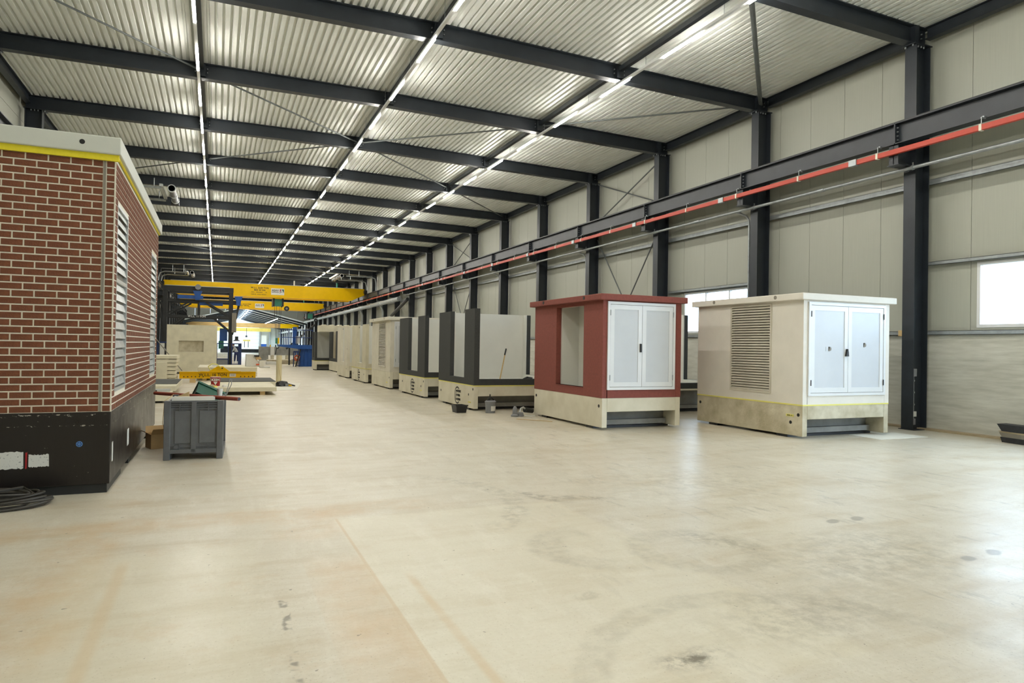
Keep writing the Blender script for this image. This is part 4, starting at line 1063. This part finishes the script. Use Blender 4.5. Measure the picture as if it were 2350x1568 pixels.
def blue_hopper(x, z, w): return MB().prism([(x-w, z), (x+w, z), (x+w*.55, z-.33), (x+w*.5, z-.58), (x-w*.5, z-.58), (x-w*.55, z-.33)], 'y', YF-.35, YF-.18)
blue_hopper(-1.17, 4.72, .27).build('carriage', M['blue'], tf); blue_hopper(1.22, 4.46, .25).build('carriage', M['blue'], tf)
B(-2.3, -.85, YF-.3, YF-.18, 4.2, 4.43).build('blue_arm', M['blue'], tf); B(-1.1, .3, YF+.1, YF+.3, 3.85, 4.05).build('blue_arm', M['blue'], tf)
MB().lathe([(.17, 0), (.17, .25), (.12, .3)], (-1.15, YF-.45, 4.95), 14, 'y').build('gear_motor', M['bucket_grey'], tf); B(-1.3, -1.0, YF-.4, YF-.16, 4.72, 4.85).build('motor_foot', M['black'], tf)
B(.85, 1.12, YF-.3, YF-.14, 2.15, 3.4).build('control_cabinet', M['seal'], tf)
MB().lathe([(.26, 0), (.2, .03), (.1, .1), (.1, .3)], (1.15, YF-.3, 1.6), 10).build('funnel', M['steel_dark'], tf)
B(.15, .6, YF+.3, YF+.9, 1.6, 2.4).build('blue_drive', M['blue'], tf); B(.1, .4, YF+.4, YF+1, 1.1, 1.6).build('green_drive', M['green'], tf)
for i, (x0, x1, nm) in enumerate(((-.03, .70, 'beside the standing panel'), (.84, 1.45, 'beyond the gantry post, person visible through it'))):
    g = root('mesh_gate', 'blue wire mesh gate %s' % nm, 'gate', ((x0+x1)/2, YF-.4, 0), 0, 'blue mesh gates')
    b = MB(); w = .06; y = YF-.4
    for a, c_, p, q in ((x0, x0+w, 0, 1.46), (x1-w, x1, 0, 1.46), (x0+w, x1-w, .04, .1), (x0+w, x1-w, 1.4, 1.46), (x0+w, x1-w, .42, .48) if i == 0 else (x0+w, x1-w, .12, .16)): b.box(a, c_, y-.03, y+.03, p, q)
    b.build('gate_frame', M['navy'], g)
    J = MB()
    xx = x0+w+.05
    while xx < x1-w: J.box(xx-.003, xx+.003, y-.003, y+.003, .1, 1.4); xx += .06
    z = .15
    while z < 1.4: J.box(x0+w, x1-w, y-.003, y+.003, z-.003, z+.003); z += .06
    J.build('wire_mesh', M['navy'], g, kind='stuff')
    if i == 1: B(x1-.2, x1-w, y-.01, y+.0, .1, 1.4).build('solid_strip', M['navy'], g)
    else: B(x0+w, x1-w, y-.01, y, .1, .42).build('kick_panel', M['bucket_grey'], g)
g = root('mesh_gate', 'blue framed panel left of the standing panel, by the brick station', 'gate', (-3.0, 46.9, 0), 0, 'blue mesh gates'); b = MB()
for x in (-3.35, -2.75): b.box(x, x+.08, 46.87, 46.93, 0, 1.5)
b.box(-3.35, -2.67, 46.87, 46.93, 1.42, 1.5); b.build('gate_frame', M['navy'], g); B(-3.2, -2.95, 46.88, 46.92, .2, 1.4).build('white_panel', M['label'], g)

# person bending forward behind the second gate
def skin_body(parent, name, joints, edges, radii, material):
    me = bpy.data.meshes.new(name); me.from_pydata(joints, edges, []); o = bpy.data.objects.new(name, me); COL.objects.link(o); o.parent = parent
    md = o.modifiers.new('skin', 'SKIN'); md.use_smooth_shade = True
    for i, r_ in enumerate(radii): me.skin_vertices[0].data[i].radius = (r_, r_)
    me.skin_vertices[0].data[0].use_root = True
    o.modifiers.new('sub', 'SUBSURF').levels = 1; me.materials.append(material); return o
pr = root('person', 'person in pale shirt and navy trousers bending forward beyond the blue mesh gate', 'person', (1.36, 55.5, 0))
J_ = [(0, 0, .92), (-.05, 0, 1.12), (-.16, 0, 1.32), (-.22, 0, 1.42), (-.26, 0, 1.52), (-.28, 0, 1.62),
      (.09, .0, .88), (.11, -.06, .5), (.1, .05, .1), (-.09, .0, .88), (-.12, .1, .5), (-.14, .18, .1), (.1, -.12, .05), (-.15, .02, .05),
      (-.14, -.18, 1.36), (-.28, -.25, 1.12), (-.42, -.22, .95), (-.16, .18, 1.34), (-.3, .22, 1.1), (-.45, .16, .95)]
E_ = [(0, 1), (1, 2), (2, 3), (3, 4), (4, 5), (0, 6), (6, 7), (7, 8), (0, 9), (9, 10), (10, 11), (8, 12), (11, 13), (2, 14), (14, 15), (15, 16), (2, 17), (17, 18), (18, 19)]
R__ = [.15, .14, .16, .06, .1, .09, .1, .075, .05, .1, .075, .05, .045, .045, .07, .05, .038, .07, .05, .038]
skin_body(pr, 'body', J_, E_, R__, M['shirt'])
skin_body(pr, 'trousers', [J_[0], J_[6], J_[7], (.1, .05, .12), J_[9], J_[10], (-.14, .18, .12)], [(0, 1), (1, 2), (2, 3), (0, 4), (4, 5), (5, 6)], [.165, .115, .09, .07, .115, .09, .07], M['trous'])
MB().lathe([(.03, -.1), (.09, -.06), (.105, 0), (.095, .06), (.04, .1)], (-.28, 0, 1.60), 12).build('head', M['skin'], pr, local=True, smooth=True)
MB().lathe([(.107, 0), (.1, .06), (.045, .11)], (-.27, 0, 1.61), 12).build('hair', M['hair'], pr, local=True, smooth=True)
pr.scale = (.82, .82, .82); pr.location.z = 0

# ------------------------------------------------------------------ cranes
def crane(nm, label, Yc, zt, zb, lines, signx, textx, hoistx, hz, hook, fx=1.0):
    tk = 1 if fx == 1 else .9
    c = root('overhead_crane', label, 'crane', (4, Yc, zb), 0, 'yellow overhead cranes')
    for j, dy in enumerate((0, 1.9)):
        b = MB(); b.prism([(-4.0, zt), (11.95, zt), (11.95, zt-.55), (10.9, zb), (-2.9, zb), (-4.0, zt-.55)], 'y', Yc+dy, Yc+dy+.4); b.build('box_girder', M['yellow'], c)
        B(-2.9, 10.9, Yc+dy-.05, Yc+dy+.45, zb-.03, zb).build('lower_flange', M['yellow'], c)
    for x in (-4.05, 12.0): B(x-.12, x+.12, Yc-.5, Yc+2.8, 6.04, 6.3).build('end_carriage', M['black'], c)
    B(-3.5, 11.5, Yc-.06, Yc-.03, zt-.0, zt+.03).build('walkway_rail', M['alu'], c)
    y = Yc-.003
    for i, (s_, sz, dz) in enumerate(lines): txt(c, s_, sz, (textx, y, zt-dz), M['text'], align='LEFT' if i > 1 else 'CENTER', bold=.006) if i <= 1 else txt(c, s_, sz, (textx-.68*fx, y, zt-dz), M['text'], align='LEFT', bold=.002)
    txt(c, 'CE', .13, (textx+.5*fx, y, zt-.68), M['text'])
    x0 = signx; sg = B(x0, x0+1.05*fx, y-.02, y, zt-.84*fx, zt-.29*fx).build('maker_sign', M['label'], c)
    y2 = y-.021; h0 = zt-.84*fx
    txt(sg, 'ASAV', .24*fx, (x0+.33*fx, y2, h0+.36*fx), M['text'], bold=.006, sx=.95)
    B(x0+.05*fx, x0+.62*fx, y2-.002, y2, h0+.20*fx, h0+.24*fx).build('sign_line', M['text'], sg)
    ex = x0+.68*fx; ez = h0+.14*fx; q = .34*fx
    MB().prism([(ex, ez+q*.2), (ex+q*.42, ez+q), (ex+q*.05, ez+q)], 'y', y2-.003, y2).build('emblem_red', M['sred'], sg)
    MB().prism([(ex+q*.48, ez+q), (ex+q, ez+q), (ex+q, ez+q*.05)], 'y', y2-.003, y2).build('emblem_green', M['sgreen'], sg)
    MB().prism([(ex, ez), (ex+q*.14, ez), (ex+q*.45, ez+q*.75), (ex+q*.4, ez+q*.85)], 'y', y2-.004, y2-.001).build('emblem_black', M['text'], sg)
    MB().lathe([(.035*fx, 0), (.035*fx, .004)], (ex+q*.5, y2-.004, ez+q*.3), 10, 'y').build('emblem_dot', M['text'], sg)
    # hoist trolley
    B(hoistx-.3, hoistx+.3, Yc+.5, Yc+1.8, hz-.3, hz+.3).build('hoist_housing', M['green'], c)
    for s_ in (-1, 1): B(hoistx+s_*.37-.07, hoistx+s_*.37+.07, Yc+.45, Yc+1.85, hz-.33, hz+.34).build('hoist_end', M['black'], c)
    MB().lathe([(.22, 0), (.22, .12)], (hoistx+.7, Yc+.6, hz-.5), 14, 'y').build('cable_drum', M['black'], c); MB().lathe([(.09, 0), (.09, .04)], (hoistx+.7, Yc+.56, hz-.5), 12, 'y').build('drum_hub', M['bucket_grey'], c)
    if hook:
        for dx in (-.3, -.12, .1, .25): MB().tube([(hoistx+dx, Yc+.6, hz-.3), (hoistx+dx*.5, Yc+.6, 1.9)], .018, 5).build('hoist_rope', M['black'], c)
        B(hoistx-.17, hoistx+.0, Yc+.5, Yc+.75, 1.47, 1.95).build('hook_block', M['green'], c); B(hoistx, hoistx+.14, Yc+.5, Yc+.75, 1.47, 1.98).build('hook_block', M['yellow'], c)
        MB().tube([(hoistx, Yc+.6, 1.47), (hoistx+.02, Yc+.6, 1.36), (hoistx+.13, Yc+.6, 1.22), (hoistx+.06, Yc+.6, 1.06), (hoistx-.08, Yc+.6, 1.1)], .045, 8).build('hook', M['black'], c, smooth=True)
        MB().tube([(hoistx-.06, Yc+.6, 1.1), (hoistx-.15, Yc+.6, .55)], .035, 6).build('sling', M['black'], c)
    for x in (6.0, 9.6): B(x-.05, x+.05, Yc+.2, Yc+.35, zt, zt+.45).build('signal_post', M['green'] if x > 8 else M['label'], c)
    return c
crane('c', 'nearer yellow overhead crane with black load lettering and green hoist', 61.0, 6.44, 5.40,
      (('W.L.L. 2x20 TON', .19, .31), ('MAX. 35 TON', .145, .50), ('ASAV - VERLINDE', .115, .68), ('FABR.NR. 153P221-20018-01', .1, .86)), 4.12, 3.22, 4.75, 5.0, True)
crane('c', 'second yellow overhead crane farther down the hall, lower lettering', 86.0, 6.44, 5.55,
      (('W.L.L. 2x12.5 TON', .17, .40), ('ASAV - VERLINDE', .12, .58), ('FABR.NR.', .1, .74)), 4.05, 2.9, 10.4, 4.9, False, .95)

# roof heaters
def heater(label, x, y0, y1, z, wallx):
    h = root('tube_heater', label, 'heater', (x, (y0+y1)/2, z), 0, 'tube heaters under the roof')
    for dx in (0,): MB().tube([(x, y0, z), (x, y1, z)], .12, 14).build('heater_tube', M['bucket_grey'], h, smooth=True)
    for yy in (y0, (y0+y1)/2, y1-.1): MB().tube([(x, yy, z), (x, yy+.1, z)], .15, 14).build('collar', M['alu'], h)
    B(x-.42, x-.3, y0-.1, y1, z+.02, z+.12).build('hood', M['alu'], h)
    B(x-.16, x+.14, y1, y1+.35, z-.15, z+.15).build('burner_box', M['rubber'], h)
    sg = -1 if wallx < x else 1
    for yy in (y0, y1):
        MB().tube([(x+sg*.35, yy, z-.02), (wallx-sg*.6, yy, z-.0), (wallx-sg*.25, yy, z-.12), (wallx-sg*.15, yy, z-.5), (wallx-sg*.15, yy, 5.7)], .05, 8).build('gas_pipe', M['galv'], h, smooth=True)
        for xx in (x+sg*.6, x+sg*1.4): MB().tube([(xx, yy, z), (xx, yy, zr(xx))], .02, 5).build('hanger', M['galv'], h)
heater('tube heater with supply pipes under the roof near the brick station', -1.7, 29.2, 31.7, 7.38, -4.5)
heater('tube heater with supply pipes under the roof by the nearer crane, brick side', -1.95, 60.8, 63.6, 7.1, -4.5)
heater('tube heater with supply pipes under the roof by the nearer crane, window side', 9.4, 57.5, 61.5, 7.2, 12.4)
# spiral duct on the right
d = root('spiral_duct', 'large galvanised air duct along the far part of the window wall', 'duct', (12.0, 75, 4.8))
MB().tube([(12.0, 48.4, 4.85), (12.0, 106, 4.75)], .17, 14).build('duct', M['galv'], d, smooth=True)
for y in [50+4*i for i in range(14)]: MB().tube([(12.0, y, 4.85), (12.0, y+.12, 4.85)], .185, 14).build('duct_collar', M['alu'], d)
for y in (55, 63.5, 72, 80): MB().tube([(12.0, y, 4.8), (12.2, y, 4.5), (12.3, y, 4.2), (12.3, y, 1.5)], .09, 8).build('branch_duct', M['galv'], d, smooth=True)

# ------------------------------------------------------------------ blue machine and far clutter
bm_ = root('blue_machine', 'blue machine column with wide ribbed table, beside the farthest dark shell', 'machine', (5.6, 47.0, 0))
b = MB(); b.box(5.0, 5.9, 46.8, 47.8, 0, 1.15); b.build('column', M['blue'], bm_)
for x in (5.05, 5.3, 5.55, 5.8): B(x, x+.05, 46.72, 46.8, .05, 1.15).build('rib', M['blue'], bm_)
b = MB(); b.prism([(3.7, 1.42), (6.1, 1.42), (6.1, 1.15), (4.9, 1.15), (4.4, 1.22), (3.7, 1.3)], 'y', 46.6, 48.2); b.build('table', M['blue'], bm_)
B(4.95, 6.0, 46.7, 47.9, 0, .09).build('foot_plate', M['blue'], bm_)
for x in (3.8, 4.3, 4.8, 5.3, 5.8): MB().tube([(x, 46.7, 1.42), (x, 46.7, 2.4)], .025, 6).build('rail_post', M['navy'], bm_)
for z in (1.9, 2.4): MB().tube([(3.8, 46.7, z), (5.8, 46.7, z)], .025, 6).build('rail', M['navy'], bm_)
B(4.6, 4.85, 47.2, 47.5, 1.42, 2.6).build('mast', M['blue'], bm_); MB().lathe([(.14, 0), (.14, .5)], (4.9, 46.9, 1.5), 12).build('cylinder', M['label'], bm_)
for x in (5.2, 5.35, 5.5): MB().tube([(x, 46.9, 1.45), (x, 46.9, 2.5)], .04, 6).build('pressure_pipe', M['galv'], bm_)
o = MB().obox((4.45, 50.2, 1.12), (6.4, 50.2, 2.88), (0, 1, 0), -.1, .1, -.065, .065).build('conveyor_arm', M['steel_dark']); tag(o, 'dark slanting conveyor arm behind the blue machine', 'conveyor'); B(4.62, 4.72, 50.15, 50.25, 0, 1.28).build('leg', M['steel_dark'], o)
ld = root('step_ladder', 'black ladder leaning at the foot of the blue machine', 'ladder', (4.85, 46.15, 0))
for dy in (0, .3): MB().tube([(4.7, 46.0+dy, 0), (5.0, 46.0+dy, 1.15)], .03, 6).build('stile', M['black'], ld)
for i in range(5): z = .15+.2*i; MB().tube([(4.7+.26*z, 46.0, z), (4.7+.26*z, 46.3, z)], .025, 6).build('rung', M['black'], ld)
hr = root('hose_reel', 'coiled orange hose on a navy stand behind the black ladder', 'hose', (4.8, 46.63, 0))
for i in range(4): MB().tube([(4.80+(.15-.02*i)*math.cos(t)+.03*math.sin(3*t+i), 46.35+.05*i, .58+(.19-.03*i)*math.sin(t)+.03*math.cos(2*t+i)) for t in (2*math.pi*j/16 for j in range(16))], .024, 6, closed=True).build('hose_loop', M['orange'], hr)
b = MB(); b.box(4.58, 4.64, 46.55, 46.63, 0, 1.0); b.box(4.96, 5.0, 46.41, 46.49, 0, 1.0); b.box(4.58, 5.0, 46.45, 46.59, .92, 1.02); b.box(4.6, 4.98, 46.47, 46.57, .4, .46); b.build('reel_stand', M['navy'], hr)
for x in (4.68, 4.82): B(x, x+.07, 46.49, 46.53, .62, .92).build('blue_bottle', M['blue'], hr)
for i, (x0, x1, y, z1, nm) in enumerate(((3.35, 4.15, 63.4, 1.2, 'front'), (4.2, 6.15, 64.0, 1.18, 'middle'), (6.2, 8.2, 64.4, 1.15, 'rear'))):
    o = B(x0, x1, y, y+.25, 0 if i == 0 else .45, z1).build('grey_wall_element', M['conc_grey']); tag(o, 'grey concrete wall element by the far crane hook, %s one of three' % nm, 'panel', 'grey wall elements under the crane hook')
    if i: 
        for xx in (x0+.2, x1-.5): B(xx, xx+.25, y-.1, y+.4, 0, .45).build('support_block', M['conc_dirty'], o)
o = B(4.35, 4.68, 63.96, 63.99, .3, 1.19).build('white_sheet_cover', M['label']); tag(o, 'white plastic sheet hanging over the grey wall elements', 'sheet')
for i, x in enumerate((4.35, 4.8, 5.3, 5.8)):
    o = MB().lathe([(.05, 0), (.05, .18)], (x, 64.12, 1.18), 8).build('lifting_cap', M['yellow'] if i % 2 == 0 else M['black']); tag(o, '%s cap on top of the grey wall elements, %s from the brick side' % ('yellow' if i % 2 == 0 else 'black', ORD[i]), 'cap')
for i, (x0, x1, y0, y1, z, mt, nm) in enumerate(((1.75, 2.6, 47.2, 49, .28, 'conc_dirty', 'dirty low block behind the white tote'), (2.4, 3.0, 44, 45, .08, 'label', 'white debris on the floor behind the card tube'),
        (3.4, 5.0, 52, 54, .3, 'conc_dirty', 'low stack of formwork before the grey wall elements'), (5.14, 6.5, 51.5, 53.5, .35, 'conc_dirty', 'low formwork stack left of the blue machine'), (3.2, 3.9, 51, 51.6, .2, 'label', 'white box on the formwork behind the card tube'))):
    o = B(x0, x1, y0, y1, 0, z).build('formwork_stack' if 'formwork' in nm else 'low_block', M[mt], bevel=.02); tag(o, nm, 'stack')
    if 'stack' in nm:
        for q in range(3): B(x0-.05, x1+.05, y0-.02, y0+.1, .04+q*.1, .07+q*.1).build('board', M['curb'], o)

# ------------------------------------------------------------------ the lower hall beyond
YF0, YF1 = YEND, YEND+52
tw = sroot('wall_transition', (4, YF0, 4))
def zfr(x): return 6.85-.25*abs(x-4)
for i in range(9):
    xa = XL+i*2.0; xb = min(xa+1.992, XR)
    MB().add([(xa, YF0, zfr(xa)), (xb, YF0, zfr(xb)), (xb, YF0, 8.3), (xa, YF0, 8.3), (xa, YF0+.1, zfr(xa)), (xb, YF0+.1, zfr(xb)), (xb, YF0+.1, 8.3), (xa, YF0+.1, 8.3)],
             [(0, 1, 2, 3), (7, 6, 5, 4), (0, 4, 5, 1), (1, 5, 6, 2), (2, 6, 7, 3), (3, 7, 4, 0)]).build('wall_panel', M['farwhite'], tw)
fc = sroot('ceiling_far', (4, YF0+26, 6))
for sx in (-1, 1):
    for i in range(13):
        y0 = YF0+.1+i*4; y1 = y0+4; xe = XL if sx < 0 else XR; xm = 4+sx*1.1
        MB().add([(xm, y0, zfr(xm)), (xe, y0, zfr(xe)), (xe, y1, zfr(xe)), (xm, y1, zfr(xm)), (xm, y0, zfr(xm)+.08), (xe, y0, zfr(xe)+.08), (xe, y1, zfr(xe)+.08), (xm, y1, zfr(xm)+.08)],
                 [(3, 2, 1, 0), (4, 5, 6, 7), (0, 1, 5, 4), (1, 2, 6, 5), (2, 3, 7, 6), (3, 0, 4, 7)]).build('roof_sheet', M['deck'], fc)
for i in range(7):
    y0 = YF0+.5+i*7.3; o = MB().add([(2.9, y0, zfr(2.9)+.02), (5.1, y0, zfr(5.1)+.02), (5.1, y0+7.2, zfr(5.1)+.02), (2.9, y0+7.2, zfr(2.9)+.02)], [(0, 1, 2, 3)]).build('skylight_pane', M['glass'], fc)
for i in range(8):
    y = YF0+3+i*6.5; b = MB(); b.obox((XL, y, zfr(XL)-.02), (4, y, zfr(4)-.02), (0, 1, 0), -.08, .08, -.25, 0); b.obox((4, y, zfr(4)-.02), (XR, y, zfr(XR)-.02), (0, 1, 0), -.08, .08, -.25, 0); b.build('truss_beam', M['steel'], fc)
ff = sroot('wall_far', (4, YF1, 0)); B(XL-.2, XR+.2, YF1+.1, YF1+.2, 0, 7).build('wall_backing', M['seal'], ff)
for i in range(9): B(XL, 8.6, YF1, YF1+.1, i*.75+.01, i*.75+.74).build('wall_panel', M['farwhite'], ff)
for i in range(5): B(8.62, XR, YF1, YF1+.1, i*1.2+.01, i*1.2+1.19).build('wall_panel', M['panel'], ff)
B(8.9, 10.0, YF1-.03, YF1, 0, 3.2).build('door_leaf', M['paper'], ff); B(8.9, 10.0, YF1-.05, YF1-.03, 0, 1.3).build('blue_door_panel', M['blue'], ff)
for x in (8.6, 10.6): B(x-.12, x+.12, YF1-.3, YF1-.02, 0, 5.6).build('wall_post', M['galv'], ff)
for sx, x in (('left', XL), ('right', XR)):
    ww = sroot('wall_far_'+sx, (x, YF0+26, 0))
    for i in range(13):
        y0 = YF0+.1+i*4; a, b_ = sorted((x, x+(.1 if x > 0 else -.1)))
        bb = MB(); bb.box(a, b_, y0, y0+4, 0, 1.2); bb.box(a, b_, y0, y0+1.2, 1.2, 3.0); bb.box(a, b_, y0+3.4, y0+4, 1.2, 3.0); bb.box(a, b_, y0, y0+4, 3.0, 4.75)
        bb.build('wall_panel', M['farwhite'], ww); xg = (a+b_)/2; B(xg-.003, xg+.003, y0+1.2, y0+3.4, 1.2, 3.0).build('pane', M['glass'], ww)
        B(min(x, x-.25*(1 if x > 0 else -1)), max(x, x-.25*(1 if x > 0 else -1)), y0-.12, y0+.12, 0, 4.6).build('wall_post', M['steel'], ww)
for i in range(3):  # added fill rows: battens and trunking here only serve to brighten the lower hall
    x = (.0, 4.2, 8.4)[i]; t = root('light_track', 'added white fill light row in the lower hall beyond, %s from the brick side' % ORD[i], 'lamp', (x, YF0+26, zfr(x)-.5)); 
    B(x-.05, x+.05, YF0+2, YF1-2, zfr(x)-.5, zfr(x)-.42).build('trunking', M['alu'], t); B(x-.02, x+.02, YF0+2, YF1-2, zfr(x)-.53, zfr(x)-.5).build('led_batten', M['fill_far'], t)
c = root('overhead_crane', 'old yellow and timber coloured crane in the lower hall beyond', 'crane', (4, 118, 3.6), 0, 'yellow overhead cranes')
B(-4.5, 9.5, 118, 118.5, 4.0, 4.7).build('girder', M['oldgirder'], c); B(9.5, 12.4, 118, 118.4, 4.0, 4.7).build('girder_end', M['yellow'], c); B(-4.2, 8, 117.5, 117.95, 3.35, 3.9).build('lower_girder', M['yelpale'], c)
for x in (-4.35, 12.4): B(x-.2, x+.2, 117, 119, 3.9, 4.3).build('end_carriage', M['steel_dark'], c)
for x in (XL+.5, XR-.5):
    o = B(x-.2, x+.27 if x > 0 else x+.25, YF0+.2, YF1-.2, 3.6, 3.9).build('far_runway_beam', M['galv']); tag(o, 'pale crane runway beam in the lower hall beyond, %s side' % ('window' if x > 0 else 'brick station'), 'beam')
MB().tube([(4.3, 117.2, 3.9), (4.3, 117.2, 2.6)], .03, 5).build('hoist_rope', M['black'], c); MB().lathe([(.14, 0), (.16, .15), (.1, .3)], (4.3, 117.2, 2.4), 10).build('hook_block', M['black'], c)
B(3.8, 4.9, 117.0, 117.4, 1.75, 2.0).build('spreader', M['yelpale'], c)
for x in (4.05, 4.6): MB().tube([(x, 117.2, 1.75), (x, 117.2, .75)], .05, 6).build('sling', M['black'], c)
for i, (x0, x1, z0, z1, mt, nm) in enumerate(((.5, 6.5, .0, .55, 'steel_dark', 'long dark machine bed at the far end of the hall'), (.9, 3.4, .55, .95, 'steel', 'dark machine housing on the bed at the far end'))):
    o = B(x0, x1, 112+i*.4, 114-i*.4, z0, z1).build('machine_bed' if i == 0 else 'machine_housing', M[mt], bevel=.05); tag(o, nm, 'machine')
    for q in range(3): B(x0+.3+q*(x1-x0)/3, x0+.8+q*(x1-x0)/3, 111.95+i*.4, 112.0+i*.4, z0+.1, z1-.1).build('cover_panel', M['steel'], o)
